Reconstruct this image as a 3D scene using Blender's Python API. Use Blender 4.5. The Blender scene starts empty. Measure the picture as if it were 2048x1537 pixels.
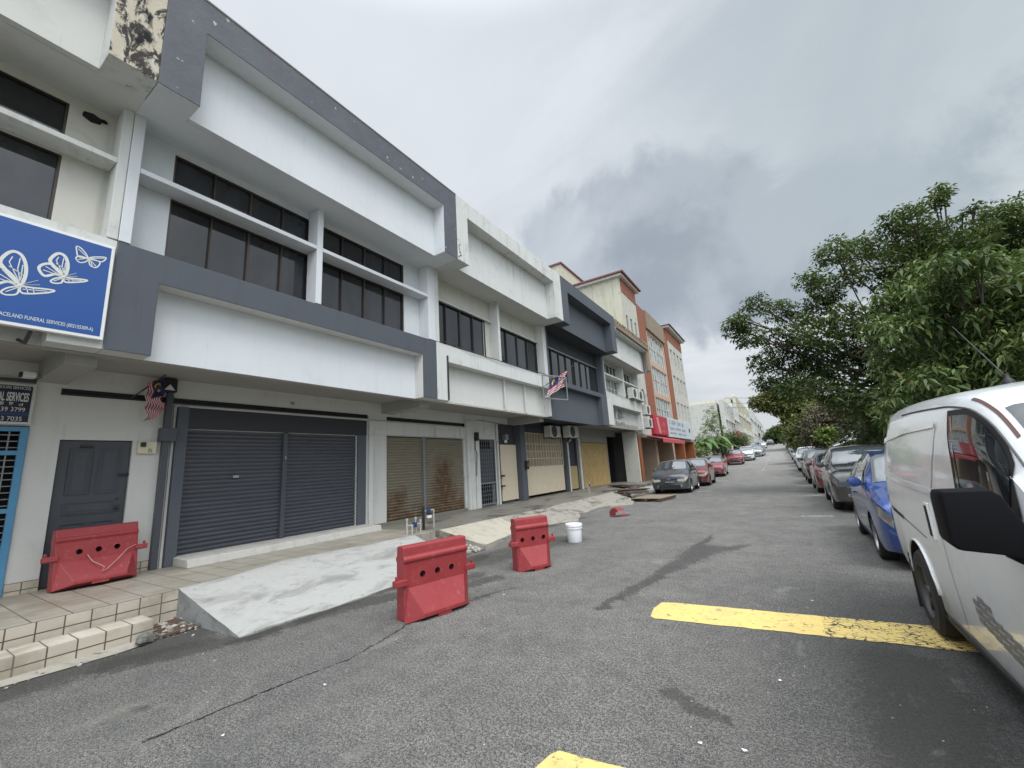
import bpy, bmesh, math, random
import numpy as np
from mathutils import Vector, Matrix
random.seed(7); rng = np.random.default_rng(7)
C = bpy.context.scene
COL = C.collection
R = math.radians

# ---------------------------------------------------------------- camera
CAMH = 1.58
FPX = 836.2                      # focal length in pixels of the 2048 px wide photograph
CR = ((0.838862, -0.156867, -0.521252),
      (0.540960, 0.133628, 0.830365),
      (-0.060603, -0.978538, 0.196954))
cam_d = bpy.data.cameras.new('camera'); cam = bpy.data.objects.new('camera', cam_d)
COL.objects.link(cam)
cam_d.sensor_width = 36.0; cam_d.lens = FPX / 2048 * 36.0
cam_d.clip_start = 0.05; cam_d.clip_end = 3000
mw = Matrix(((CR[0][0], -CR[0][1], -CR[0][2], 0), (CR[1][0], -CR[1][1], -CR[1][2], 0),
             (CR[2][0], -CR[2][1], -CR[2][2], CAMH), (0, 0, 0, 1)))
cam.matrix_world = mw
C.camera = cam

def ray(px, py):
    v = (px - 1024, py - 768.5, FPX)
    return [sum(CR[i][k] * v[k] for k in range(3)) for i in range(3)]
def at(px, py, ax, val):
    """point of the photograph's pixel on the plane ax = val (metres)"""
    d = ray(px, py); i = 'xyz'.index(ax); o = (0, 0, CAMH)
    t = (val - o[i]) / d[i]
    return Vector([o[k] + t * d[k] for k in range(3)])

# ---------------------------------------------------------------- render settings
C.render.engine = 'CYCLES'
C.view_settings.view_transform = 'Standard'
C.view_settings.look = 'None'
C.view_settings.exposure = 0.08
C.view_settings.gamma = 1.0

# ---------------------------------------------------------------- node helper
class NT:
    def __init__(s, tree): s.t = tree; s.N = tree.nodes; s.L = tree.links
    def put(s, sock, v):
        if isinstance(v, bpy.types.NodeSocket): s.L.new(v, sock)
        elif isinstance(v, bpy.types.Node): s.L.new(v.outputs[0], sock)
        else: sock.default_value = v
    def add(s, typ, ins=None, **kw):
        nd = s.N.new(typ)
        for k, v in kw.items(): setattr(nd, k, v)
        for k, v in (ins or {}).items(): s.put(nd.inputs[k], v)
        return nd
    def m(s, op, a, b=None, c=None, clamp=False):
        nd = s.N.new('ShaderNodeMath'); nd.operation = op; nd.use_clamp = clamp
        for i, v in enumerate((a, b, c)):
            if v is not None: s.put(nd.inputs[i], v)
        return nd.outputs[0]
    def v(s, op, a, b=None, scale=None):
        nd = s.N.new('ShaderNodeVectorMath'); nd.operation = op
        s.put(nd.inputs[0], a)
        if b is not None: s.put(nd.inputs[1], b)
        if scale is not None: s.put(nd.inputs['Scale'], scale)
        return nd.outputs['Value'] if op in ('DOT_PRODUCT', 'LENGTH', 'DISTANCE') else nd.outputs[0]
    def noise(s, scale, detail=2, vec=None, rough=.5, dist=0.0, col=False):
        nd = s.add('ShaderNodeTexNoise', {'Scale': scale, 'Detail': detail, 'Roughness': rough, 'Distortion': dist})
        if vec is not None: s.put(nd.inputs['Vector'], vec)
        return nd.outputs['Color' if col else 'Fac']
    def ss(s, x, a, b):
        nd = s.N.new('ShaderNodeMapRange'); nd.interpolation_type = 'SMOOTHSTEP'
        s.put(nd.inputs[0], x); nd.inputs[1].default_value = a; nd.inputs[2].default_value = b
        return nd.outputs[0]
    def mix(s, f, a, b, blend='MIX'):
        nd = s.N.new('ShaderNodeMix'); nd.data_type = 'RGBA'; nd.blend_type = blend
        s.put(nd.inputs[0], f)
        for i, c in ((6, a), (7, b)):
            s.put(nd.inputs[i], (tuple(c) + (1,))[:4] if isinstance(c, (tuple, list)) else c)
        return nd.outputs[2]
    def map(s, vec, scale=(1, 1, 1), loc=(0, 0, 0), rot=(0, 0, 0)):
        nd = s.N.new('ShaderNodeMapping'); s.put(nd.inputs[0], vec)
        nd.inputs[1].default_value = loc; nd.inputs[2].default_value = rot; nd.inputs[3].default_value = scale
        return nd.outputs[0]
    def seg(s, p, a, b, w0, w1=None):
        """soft mask of a stroke from a to b (plan coordinates)"""
        ba = (b[0] - a[0], b[1] - a[1], 0); L2 = ba[0] ** 2 + ba[1] ** 2
        pa = s.v('SUBTRACT', p, (a[0], a[1], 0))
        h = s.m('DIVIDE', s.v('DOT_PRODUCT', pa, ba), L2, clamp=True)
        d = s.v('LENGTH', s.v('SUBTRACT', pa, s.v('SCALE', ba, scale=h)))
        w1 = w0 if w1 is None else w1
        w = s.m('MULTIPLY_ADD', h, w1 - w0, w0)
        return s.m('SUBTRACT', 1.0, s.m('DIVIDE', d, w), clamp=True)

# ---------------------------------------------------------------- world: overcast sky
W = bpy.data.worlds.new('World'); C.world = W; W.use_nodes = True
SUN_EL, SUN_AZ = 56, 122        # azimuth measured from +y towards +x
n = NT(W.node_tree); n.N.clear()
out = n.add('ShaderNodeOutputWorld'); bg = n.add('ShaderNodeBackground')
sky = n.add('ShaderNodeTexSky'); sky.sky_type = 'NISHITA'; sky.sun_disc = False
sky.sun_elevation = R(SUN_EL); sky.sun_rotation = R(SUN_AZ); sky.air_density = 1.2; sky.dust_density = 2.5
tc = n.add('ShaderNodeTexCoord').outputs['Generated']
sep = n.add('ShaderNodeSeparateXYZ', {0: tc})
zz = n.m('MAXIMUM', sep.outputs[2], 0.0)
den = n.m('ADD', zz, 0.22)
plane = n.add('ShaderNodeCombineXYZ', {0: n.m('DIVIDE', sep.outputs[0], den), 1: n.m('DIVIDE', sep.outputs[1], den), 2: 0.0})
warp = n.v('ADD', plane, n.v('SCALE', n.noise(1.1, 4, plane, col=True), scale=0.7))
n1 = n.noise(0.85, 7, warp, .50, 0.3)
n2 = n.noise(2.6, 6, n.map(plane, (1, .62, 1), (3.1, 7.7, 0), (0, 0, .5)), .55, .5)
cl = n.m('ADD', n.m('MULTIPLY', n.ss(n1, .40, .66), .66), n.m('MULTIPLY', n.ss(n2, .40, .68), .34))
light_c = (.76, .80, .84); dark_c = (.54, .59, .645)
base = n.mix(cl, light_c, dark_c)
# the big slate cloud over the end of the street, ragged edge
def blob(d, r0, amp=1.3, sc=3.2, sz=1.7, lo=0.0, hi=.55):
    dd = Vector(d).normalized()
    q = n.v('MULTIPLY', n.v('SUBTRACT', tc, tuple(dd)), (1.0, 1.0, sz))
    f = n.m('SUBTRACT', 1.0, n.m('DIVIDE', n.v('LENGTH', q), r0))
    f = n.m('ADD', f, n.m('MULTIPLY', n.m('SUBTRACT', n.noise(sc, 8, tc, .60, .4), .5), amp))
    return n.ss(f, lo, hi)
streak = n.noise(2.2, 7, n.map(plane, (.55, 1.5, 1), (2, 5, 0), (0, 0, -.6)), .62, .7)
base = n.mix(n.m('MULTIPLY', n.ss(streak, .46, .70), .30), base, (.50, .55, .61))
base = n.mix(n.m('MULTIPLY', n.ss(streak, .50, .30), .5), base, (.80, .83, .87))
c1 = n.m('MAXIMUM', blob((-.16, .87, .465), .42, 1.35, 4.2, 2.6, .14, .42), blob((.0, .92, .39), .48, 1.35, 4.2, 2.6, .14, .42))
inner = n.mix(n.ss(n.noise(5.0, 7, tc, .55, .1), .40, .62), (.33, .38, .44), (.46, .51, .57))
base = n.mix(n.m('MULTIPLY', c1, .95), base, inner)
c2 = blob((-.62, .25, .74), .75, 1.0, 2.2, 1.0)
base = n.mix(n.m('MULTIPLY', c2, .75), base, (.76, .81, .87))
c3 = blob((.42, .76, .5), .60, .9, 2.2, 1.0)
base = n.mix(n.m('MULTIPLY', c3, .50), base, (.45, .53, .56))
# paler towards the horizon
hz = n.m('SUBTRACT', 1.0, n.ss(sep.outputs[2], .02, .27))
base = n.mix(n.m('MULTIPLY', hz, .60), base, (.61, .65, .675))
# sky gain added out of view, high above and behind, to light the street
gd = Vector((.34, -.52, .80)).normalized()
gl = n.ss(n.v('DOT_PRODUCT', tc, tuple(gd)), .25, .98)
gain = n.m('MULTIPLY_ADD', gl, 2.5, 1.0)
gain = n.m('ADD', gain, n.m('MULTIPLY', n.ss(sep.outputs[2], .78, .96), 2.0))
cloud = n.v('SCALE', base, scale=gain)
nis = n.v('SCALE', sky.outputs[0], scale=.10)
fin = n.mix(.93, nis, cloud)
n.L.new(fin, bg.inputs[0]); bg.inputs[1].default_value = 1.0
n.L.new(bg.outputs[0], out.inputs[0])

sd = bpy.data.lights.new('sun', 'SUN'); sd.energy = 1.5; sd.angle = R(22); sd.color = (1.0, .965, .92)
so = bpy.data.objects.new('sun', sd); COL.objects.link(so)
sdir = Vector((math.sin(R(SUN_AZ)) * math.cos(R(SUN_EL)), math.cos(R(SUN_AZ)) * math.cos(R(SUN_EL)), math.sin(R(SUN_EL))))
so.rotation_euler = sdir.to_track_quat('Z', 'Y').to_euler(); so.location = (10, -10, 30)

# ---------------------------------------------------------------- materials
MATS = {}
def mat(name, fn=None, col=(.5, .5, .5), rough=.6, metal=0.0, spec=.5, coat=0.0):
    m = bpy.data.materials.new(name); m.use_nodes = True
    g = NT(m.node_tree); b = g.N['Principled BSDF']
    b.inputs['Base Color'].default_value = (*col, 1); b.inputs['Roughness'].default_value = rough
    b.inputs['Metallic'].default_value = metal; b.inputs['Specular IOR Level'].default_value = spec
    if coat: b.inputs['Coat Weight'].default_value = coat; b.inputs['Coat Roughness'].default_value = .04
    if fn: fn(g, b)
    MATS[name] = m
    return m
def objc(g): return g.add('ShaderNodeTexCoord').outputs['Object']
def bump(g, b, h, dist=.01, strength=.5):
    bp = g.add('ShaderNodeBump', {'Height': h, 'Distance': dist, 'Strength': strength})
    g.L.new(bp.outputs[0], b.inputs['Normal'])

def plaster(name, col, dirt=.25, streak=.25, dcol=(.16, .15, .12), rough=.75, patch=0, pcol=(.5, .45, .35)):
    def fn(g, b):
        p = objc(g)
        c = g.mix(g.noise(.7, 5, p, .6), tuple(x * .93 for x in col), tuple(min(1, x * 1.04) for x in col))
        st = g.ss(g.noise(1.0, 4, g.map(p, (5.5, 5.5, .35)), .6), .53, .80)
        c = g.mix(g.m('MULTIPLY', st, streak), c, dcol)
        dd = g.ss(g.noise(2.2, 7, p, .68, .4), .52, .75)
        c = g.mix(g.m('MULTIPLY', dd, dirt), c, dcol)
        s2 = g.m('MULTIPLY', g.ss(g.noise(1.0, 5, g.map(p, (11, 11, .16)), .7), .56, .72), g.ss(g.noise(1.3, 3, g.map(p, (1.2, 1.2, 2.2))), .42, .62))
        c = g.mix(g.m('MULTIPLY', s2, min(1, streak * 1.6)), c, dcol)
        if patch:
            pm = g.ss(g.noise(1.6, 8, p, .7, 1.2), .62 - patch * .12, .66 - patch * .12)
            c = g.mix(pm, c, pcol)
        g.L.new(c, b.inputs['Base Color'])
        bump(g, b, g.noise(22, 5, p, .6), .006, .5)
    return mat(name, fn, rough=rough, spec=.25)

plaster('white_main', (.64, .665, .69), .07, .10)
plaster('grey_paint', (.090, .100, .118), .22, .22, (.045, .045, .05), .6)
def _gp(g, b):
    p = objc(g)
    c = g.mix(g.noise(3, 6, p, .7), (.060, .070, .090), (.135, .140, .155))
    c = g.mix(g.m('MULTIPLY', g.ss(g.noise(1.2, 5, g.map(p, (4, 4, .5)), .6), .5, .75), .45), c, (.10, .085, .08))
    fl = g.ss(g.noise(7, 4, p, .6), .69, .71)
    c = g.mix(fl, c, (.45, .45, .42)); g.L.new(c, b.inputs['Base Color'])
    bump(g, b, g.noise(14, 6, p, .65), .01, .6)
mat('grey_weathered', _gp, rough=.65, spec=.3)
plaster('white_wall', (.58, .58, .555), .12, .12)
plaster('soffit_shaded', (.33, .325, .295), .2, .1)  # white wall paint darkened to imitate the shade under the overhang
plaster('white_old', (.59, .60, .58), .32, .48)
plaster('cream_old', (.55, .54, .49), .28, .30)
plaster('white_shop', (.61, .62, .61), .22, .30)
plaster('pale_aged', (.50, .50, .47), .40, .40)
plaster('mossy', (.49, .475, .385), .60, .62, (.20, .195, .13))
plaster('tower_cream', (.48, .47, .42), .50, .65)
plaster('orange_paint', (.255, .100, .062), .40, .45, (.15, .09, .07))
plaster('brown_orange', (.27, .10, .045), .25, .2, (.10, .06, .04))
plaster('peach', (.47, .34, .25), .3, .35, (.22, .17, .13))
plaster('brown_stain', (.25, .20, .15), .6, .6, (.09, .075, .06))
plaster('beige_pillar', (.42, .33, .24), .2, .2)
plaster('grey_wall', (.055, .060, .070), .2, .15, (.03, .03, .03))
def _peel(g, b):
    p = g.map(objc(g), (1, 1, .55), (0, 0, 0), (.35, 0, 0))
    a = g.noise(4.2, 8, p, .72, 1.0)
    c = g.mix(g.ss(a, .47, .54), (.50, .45, .36), (.055, .05, .048))
    c = g.mix(g.ss(g.noise(11, 5, p, .7, .8), .58, .63), c, (.52, .50, .45))
    c = g.mix(g.ss(g.noise(2.3, 5, p, .6), .60, .66), c, (.02, .02, .022))
    g.L.new(c, b.inputs['Base Color']); bump(g, b, a, .02, .6)
mat('peeling', _peel, rough=.9, spec=.2)

def _asph(g, b):
    p = objc(g)
    fine = g.noise(125, 2, p, .8); med = g.noise(48, 3, p, .7)
    sp = g.m('ADD', g.m('MULTIPLY', g.ss(fine, .40, .66), .65), g.m('MULTIPLY', g.ss(med, .42, .62), .35))
    c = g.mix(sp, (.022, .022, .021), (.440, .428, .400))
    mot = g.m('ADD', g.m('MULTIPLY', g.ss(g.noise(7, 5, p, .7), .35, .65), .5), g.m('MULTIPLY', g.ss(g.noise(1.6, 5, p, .65), .35, .65), .5))
    c = g.mix(1.0, c, g.mix(mot, (.72, .72, .72), (1.14, 1.13, 1.11)), 'MULTIPLY')
    big = g.noise(.32, 6, p, .62, .4)
    c = g.mix(g.m('MULTIPLY', g.ss(big, .45, .68), .36), c, (.085, .085, .086))
    tr = g.noise(.9, 5, g.map(p, (2.2, .22, 1)), .6)
    c = g.mix(g.m('MULTIPLY', g.ss(tr, .50, .72), .30), c, (.21, .205, .19))
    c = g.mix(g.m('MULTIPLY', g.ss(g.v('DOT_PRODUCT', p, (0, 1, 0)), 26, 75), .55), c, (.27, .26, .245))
    # darker towards the right, fading out further up the road
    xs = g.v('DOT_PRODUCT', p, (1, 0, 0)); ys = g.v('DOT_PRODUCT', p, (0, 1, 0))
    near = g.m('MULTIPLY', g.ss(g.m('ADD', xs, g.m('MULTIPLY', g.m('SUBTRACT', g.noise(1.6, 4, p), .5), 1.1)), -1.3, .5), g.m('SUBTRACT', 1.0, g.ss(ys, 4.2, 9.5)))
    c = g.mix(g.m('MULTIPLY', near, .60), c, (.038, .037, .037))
    q = g.v('ADD', p, g.v('SCALE', g.v('SUBTRACT', g.noise(3.5, 6, p, .7, col=True), (.5, .5, .5)), scale=.5))
    q2 = g.v('ADD', p, g.v('SCALE', g.v('SUBTRACT', g.noise(9, 5, p, .7, col=True), (.5, .5, .5)), scale=.10))
    # wet or oily stain that widens away from the camera
    s1 = g.seg(q, (-1.98, 4.75), (-1.70, 6.5), .13, .17); s2 = g.seg(q, (-1.70, 6.5), (-1.36, 8.3), .18, .46)
    s3 = g.seg(q, (-1.4, 8.0), (-.9, 8.6), .35, .2); s4 = g.seg(q, (-1.6, 8.2), (-1.5, 9.6), .18, .08)
    st = g.m('MAXIMUM', g.m('MAXIMUM', s1, s2), g.m('MAXIMUM', s3, s4))
    sr = g.m('MULTIPLY', g.ss(g.m('ADD', st, g.m('MULTIPLY', g.m('SUBTRACT', g.noise(16, 6, g.map(p, (1.6, .8, 1)), .8), .5), 1.9)), .18, .50), g.m('MULTIPLY_ADD', g.ss(g.noise(45, 3, p, .7), .40, .60), -.40, .88))
    c = g.mix(sr, c, (.040, .038, .034))
    for a, bb, w in (((-.86, 3.26), (-.66, 3.14), .15), ((-4.36, 1.2), (-4.28, 1.42), .10), ((-3.75, 3.5), (-3.4, 5.0), .07),
                     ((-5.0, 3.2), (-4.3, 5.4), .30), ((-4.9, 6.3), (-4.3, 8.6), .75), ((-6.1, -1.0), (-5.7, 2.2), .50), ((-5.6, 1.6), (-5.05, 2.6), .32), ((-5.02, 2.4), (-5.05, 4.9), .16), ((-5.1, 4.6), (-5.0, 6.6), .30), ((-4.3, 4.3), (-3.9, 5.4), .22), ((.4, 2.9), (.5, 4.4), .45), ((.6, 1.2), (.5, 2.6), .5), ((-5.7, 9.3), (-5.4, 12), .22)):
        c = g.mix(g.m('MULTIPLY', g.ss(g.m('ADD', g.seg(q, a, bb, w), g.m('MULTIPLY', g.m('SUBTRACT', g.noise(20, 6, p, .8), .5), 1.6)), .12, .6), .66), c, (.045, .043, .038))
    for a, bb, w in (((-4.6, 9.8), (.6, 10.2), .014),):
        c = g.mix(g.m('MULTIPLY', g.ss(g.seg(q2, a, bb, w), .0, .5), .35), c, (.06, .058, .054))
    # old crack along the lane
    pts = [(-3.75, 1.25), (-3.73, 1.47), (-3.70, 1.77), (-3.64, 2.19), (-3.55, 2.65), (-3.66, 3.33), (-3.85, 3.9)]
    cr = None
    for a, bb in zip(pts[:-1], pts[1:]):
        k = g.seg(q2, a, bb, .016); cr = k if cr is None else g.m('MAXIMUM', cr, k)
    c = g.mix(g.ss(cr, .05, .45), c, (.012, .012, .011))
    dr = g.ss(g.noise(2.3, 9, g.map(p, (1, .7, 1), (4, 9, 0)), .78, .6), .635, .70)
    c = g.mix(g.m('MULTIPLY', dr, .55), c, (.04, .038, .035))
    lt = g.ss(g.noise(1.7, 8, g.map(p, (1, .5, 1), (14, 3, 0)), .75, .3), .58, .68)
    c = g.mix(g.m('MULTIPLY', lt, .28), c, (.34, .325, .29))
    # pale specks of crushed stone
    vo = g.add('ShaderNodeTexVoronoi', {'Scale': 7.0, 'Vector': p, 'Randomness': 1.0})
    c = g.mix(g.m('LESS_THAN', vo.outputs['Distance'], .035), c, (.60, .59, .56))
    c = g.mix(g.ss(g.noise(260, 1, p), .72, .76), c, (.42, .41, .40))
    g.L.new(c, b.inputs['Base Color'])
    g.put(b.inputs['Roughness'], g.m('SUBTRACT', .88, g.m('MULTIPLY', g.ss(st, .22, .5), .30)))
    bump(g, b, sp, .006, .9)
mat('asphalt', _asph, rough=.88, spec=.35)

def concrete(name, col, dark, amt=.5, sc=1.0, rough=.85, streakdir=(1, 3, 1)):
    def fn(g, b):
        p = objc(g)
        c = g.mix(g.noise(14 * sc, 5, p, .7), tuple(x * .86 for x in col), tuple(min(1, x * 1.1) for x in col))
        a = g.ss(g.noise(1.5 * sc, 7, g.map(p, streakdir), .66, .8), .47, .70)
        c = g.mix(g.m('MULTIPLY', a, amt), c, dark)
        a2 = g.ss(g.noise(5 * sc, 6, g.map(p, streakdir), .7, 1.1), .56, .68)
        c = g.mix(g.m('MULTIPLY', a2, amt * .7), c, tuple(x * .6 for x in dark))
        g.L.new(c, b.inputs['Base Color']); bump(g, b, g.noise(60, 4, p, .7), .004, .6)
    return mat(name, fn, rough=rough, spec=.3)
concrete('ramp_concrete', (.395, .395, .375), (.13, .125, .115), .55, .9, streakdir=(1.6, .9, 1))
concrete('slab_concrete', (.46, .43, .355), (.17, .15, .115), .6)
concrete('apron_concrete', (.33, .31, .265), (.055, .052, .045), 1.0, .8, streakdir=(1.5, 1, 1))
concrete('walk_concrete', (.20, .19, .165), (.055, .052, .045), 1.0, .55, .55, streakdir=(1.6, .8, 1))
concrete('step_concrete', (.47, .46, .43), (.25, .24, .22), .35)
concrete('ramp_side', (.26, .265, .26), (.10, .10, .10), .6, 2.0)
def tiles(name, axes, tw, th, col, mort, offset=0.0):
    def fn(g, b):
        p = objc(g); s = g.add('ShaderNodeSeparateXYZ', {0: p})
        q = g.add('ShaderNodeCombineXYZ', {0: s.outputs['xyz'.index(axes[0])], 1: s.outputs['xyz'.index(axes[1])]})
        br = g.add('ShaderNodeTexBrick', {'Vector': q.outputs[0], 'Scale': 1.0, 'Mortar Size': .006, 'Mortar Smooth': .1,
                   'Brick Width': tw, 'Row Height': th, 'Color1': (*[x * .93 for x in col], 1), 'Color2': (*[min(1, x * 1.05) for x in col], 1), 'Mortar': (*mort, 1)})
        br.offset = offset; br.squash = 1.0
        c = br.outputs[0]
        c = g.mix(g.m('MULTIPLY', g.ss(g.noise(1.7, 6, p, .65), .40, .68), .62), c, (.20, .17, .125))
        c = g.mix(g.m('MULTIPLY', g.ss(g.noise(7, 5, p, .7), .6, .75), .3), c, (.14, .12, .10))
        g.L.new(c, b.inputs['Base Color']); bump(g, b, br.outputs['Fac'], -.004, .8)
        g.put(b.inputs['Roughness'], g.m('MULTIPLY_ADD', g.noise(5, 3, p), .4, .25))
    return mat(name, fn, rough=.4, spec=.4)
tiles('floor_tiles', 'xy', .40, .30, (.345, .320, .270), (.10, .09, .075))
tiles('kerb_tiles', 'yz', .205, .119, (.49, .445, .37), (.10, .085, .06))
tiles('step_tiles', 'yz', .205, .10, (.48, .435, .36), (.10, .085, .06))
tiles('step_top_tiles', 'yx', .205, .80, (.53, .49, .41), (.10, .085, .06))
def _yellow(g, b):
    p = objc(g)
    c = g.mix(g.noise(30, 5, p, .7), (.64, .46, .13), (.78, .61, .24))
    c = g.mix(g.m('MULTIPLY', g.ss(g.noise(3, 6, g.map(p, (1, 2, 1)), .6), .45, .7), .35), c, (.42, .34, .20))
    w = g.ss(g.noise(17, 7, p, .75, .6), .555, .63)
    c = g.mix(g.m('MULTIPLY', w, .8), c, (.11, .108, .10))
    vo = g.add('ShaderNodeTexVoronoi', {'Scale': 13.0, 'Vector': g.v('ADD', g.map(p, (1, 1.5, 1)), g.v('SCALE', g.noise(8, 4, p, col=True), scale=.12))}, feature='DISTANCE_TO_EDGE')
    xs = g.v('DOT_PRODUCT', p, (1, 0, 0))
    ck = g.m('MULTIPLY', g.m('LESS_THAN', vo.outputs['Distance'], g.m('MULTIPLY', g.ss(g.noise(5, 3, p), .3, .7), .085)), g.m('GREATER_THAN', xs, .05))
    c = g.mix(ck, c, (.035, .034, .033))
    g.L.new(c, b.inputs['Base Color']); bump(g, b, g.noise(95, 3, p, .75), .006, .8)
mat('yellow_paint', _yellow, rough=.7, spec=.3)
mat('white_line', lambda g, b: g.L.new(g.mix(g.ss(g.noise(12, 6, objc(g), .7), .40, .62), (.55, .55, .52), (.20, .20, .19)), b.inputs['Base Color']), rough=.8)

mat('faded_line', None, (.27, .265, .25), .85)
def _shutter_dark(g, b):
    p = objc(g)
    c = g.mix(g.noise(2, 5, g.map(p, (1, 1, 4)), .6), (.048, .052, .064), (.080, .087, .104))
    g.L.new(c, b.inputs['Base Color'])
mat('shutter_dark', _shutter_dark, rough=.42, spec=.5)
mat('frame_dark', None, (.060, .066, .080), .45)
mat('head_shaded', None, (.024, .026, .032), .5)  # frame colour darkened for the shade at the top of the shutters
def _shutter_rust(g, b):
    p = objc(g)
    c = g.mix(g.noise(2.5, 5, g.map(p, (1, 1, 5)), .6), (.17, .15, .115), (.25, .225, .165))
    q = g.v('ADD', p, g.v('SCALE', g.v('SUBTRACT', g.noise(2.5, 6, p, .65, col=True), (.5, .5, .5)), scale=.75))
    s = g.add('ShaderNodeSeparateXYZ', {0: q}); q2 = g.add('ShaderNodeCombineXYZ', {0: s.outputs[1], 1: s.outputs[2]}).outputs[0]
    a = g.m('MAXIMUM', g.seg(q2, (9.8, 1.7), (9.8, .75), .62, 1.0), g.seg(q2, (8.0, .95), (7.6, .4), .5, .8))
    a = g.m('MAXIMUM', a, g.m('MULTIPLY', g.seg(q2, (7.1, .45), (10.7, .45), .55), .9))
    f = g.m('MULTIPLY', g.ss(a, .0, .85), g.ss(g.noise(6, 6, p, .7), .25, .6))
    rc = g.mix(g.noise(7, 5, p, .7), (.135, .058, .020), (.075, .040, .020))
    c = g.mix(g.m('MULTIPLY', f, .9), c, rc)
    g.L.new(c, b.inputs['Base Color'])
mat('shutter_rust', _shutter_rust, rough=.6, spec=.35)
mat('shutter_yellow', lambda g, b: g.L.new(g.mix(g.m('MULTIPLY', g.ss(g.noise(4, 6, g.map(objc(g), (1, 3, .6)), .7), .42, .65), .7), (.44, .31, .125), (.25, .18, .09)), b.inputs['Base Color']), rough=.6)
mat('cream_metal', lambda g, b: g.L.new(g.mix(g.m('MULTIPLY', g.ss(g.noise(3, 6, objc(g), .7), .5, .72), .5), (.52, .45, .33), (.33, .27, .19)), b.inputs['Base Color']), rough=.55)
mat('cream_panel', lambda g, b: g.L.new(g.mix(g.m('MULTIPLY', g.ss(g.noise(2, 6, g.map(objc(g), (1, 1, 4)), .6), .5, .75), .25), (.60, .52, .39), (.42, .34, .24)), b.inputs['Base Color']), rough=.6)
mat('yellow_panel', None, (.40, .31, .15), .6)
mat('door_dark', lambda g, b: g.L.new(g.mix(g.noise(3, 6, g.map(objc(g), (1, 1, .3)), .6), (.044, .048, .058), (.068, .073, .086)), b.inputs['Base Color']), rough=.5)
mat('black', None, (.012, .012, .013), .5)
mat('dark_gap', None, (.008, .008, .008), .9)
plaster('shaded_old_wall', (.30, .295, .27), .5, .5, (.08, .075, .06))  # stained aged plaster, darkened to stand for the ground-floor shade
plaster('dim_interior', (.035, .034, .032), .3, .3)
mat('dark_metal', None, (.03, .03, .033), .45)
mat('grey_metal', None, (.22, .23, .24), .45, .3)
mat('steel', None, (.42, .43, .44), .35, .8)
mat('white_plastic', None, (.72, .73, .73), .4)
mat('off_white', lambda g, b: g.L.new(g.mix(g.m('MULTIPLY', g.ss(g.noise(6, 5, objc(g), .7), .45, .7), .4), (.58, .58, .55), (.33, .31, .27)), b.inputs['Base Color']), rough=.55)
mat('cream_box', None, (.60, .55, .40), .5)
mat('blue_paint', lambda g, b: g.L.new(g.mix(g.noise(5, 5, objc(g), .6), (.05, .20, .36), (.09, .27, .44)), b.inputs['Base Color']), rough=.45)
mat('bronze_frame', None, (.060, .045, .037), .4, .3)
mat('alu_frame', None, (.20, .205, .21), .4, .5)
mat('black_frame', None, (.03, .03, .033), .4)
def _glass(g, b):
    p = objc(g)
    g.L.new(g.mix(g.ss(g.noise(.9, 4, g.map(p, (1, 1.3, .5)), .6), .40, .66), (.012, .013, .016), (.030, .033, .040)), b.inputs['Base Color'])
    bump(g, b, g.noise(.8, 2, p), .02, .08)
mat('dark_glass', _glass, rough=.035, spec=.5); MATS['dark_glass'].node_tree.nodes['Principled BSDF'].inputs['IOR'].default_value = 1.65
mat('pale_glass', lambda g, b: g.L.new(g.mix(g.ss(g.noise(1.2, 4, objc(g), .6), .35, .65), (.10, .125, .13), (.34, .37, .36)), b.inputs['Base Color']), rough=.15)
mat('sign_blue', None, (.016, .075, .285), .35)
mat('sign_ink', None, (.62, .64, .60), .5)
mat('sign_navy', None, (.008, .009, .032), .4)
mat('sign_band', None, (.010, .035, .11), .4)
mat('sign_red', None, (.36, .012, .035), .45)
mat('sign_pink', None, (.55, .20, .22), .5)
mat('sign_gold', None, (.42, .16, .09), .5)
mat('sign_grey', None, (.46, .50, .53), .5)
mat('sign_text_grey', None, (.16, .19, .22), .6)
mat('awning_red', None, (.42, .06, .075), .6)
mat('roof_tile', lambda g, b: g.L.new(g.mix(g.noise(8, 4, objc(g), .7), (.13, .045, .05), (.22, .09, .09)), b.inputs['Base Color']), rough=.8)
mat('roof_grey', None, (.16, .15, .14), .85)
def _plastic(g, b):
    p = objc(g)
    c = g.mix(g.noise(3.2, 6, p, .65), (.225, .021, .026), (.32, .050, .054))
    c = g.mix(g.m('MULTIPLY', g.ss(g.noise(16, 6, p, .75), .56, .72), .35), c, (.58, .26, .25))
    c = g.mix(g.m('MULTIPLY', g.ss(g.noise(2.2, 6, g.map(p, (1, 1, .6), (5, 2, 1)), .7), .55, .75), .35), c, (.16, .05, .045))
    g.L.new(c, b.inputs['Base Color']); bump(g, b, g.noise(140, 2, p), .001, .4)
mat('barrier_plastic', _plastic, rough=.48, spec=.4)
mat('hole_dark', None, (.09, .012, .014), .7)
mat('rope', None, (.45, .27, .25), .8)
mat('wood', lambda g, b: g.L.new(g.mix(g.noise(4, 6, g.map(objc(g), (1, 8, 1)), .7), (.36, .29, .20), (.14, .10, .075)), b.inputs['Base Color']), rough=.85)
mat('dark_wood', lambda g, b: g.L.new(g.mix(g.noise(4, 6, g.map(objc(g), (6, 2, 1)), .7), (.16, .10, .07), (.05, .035, .03)), b.inputs['Base Color']), rough=.9)
mat('rubble', lambda g, b: g.L.new(g.mix(g.add('ShaderNodeNewGeometry').outputs['Random Per Island'], (.09, .085, .075), (.42, .39, .34)), b.inputs['Base Color']), rough=.95)
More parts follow.
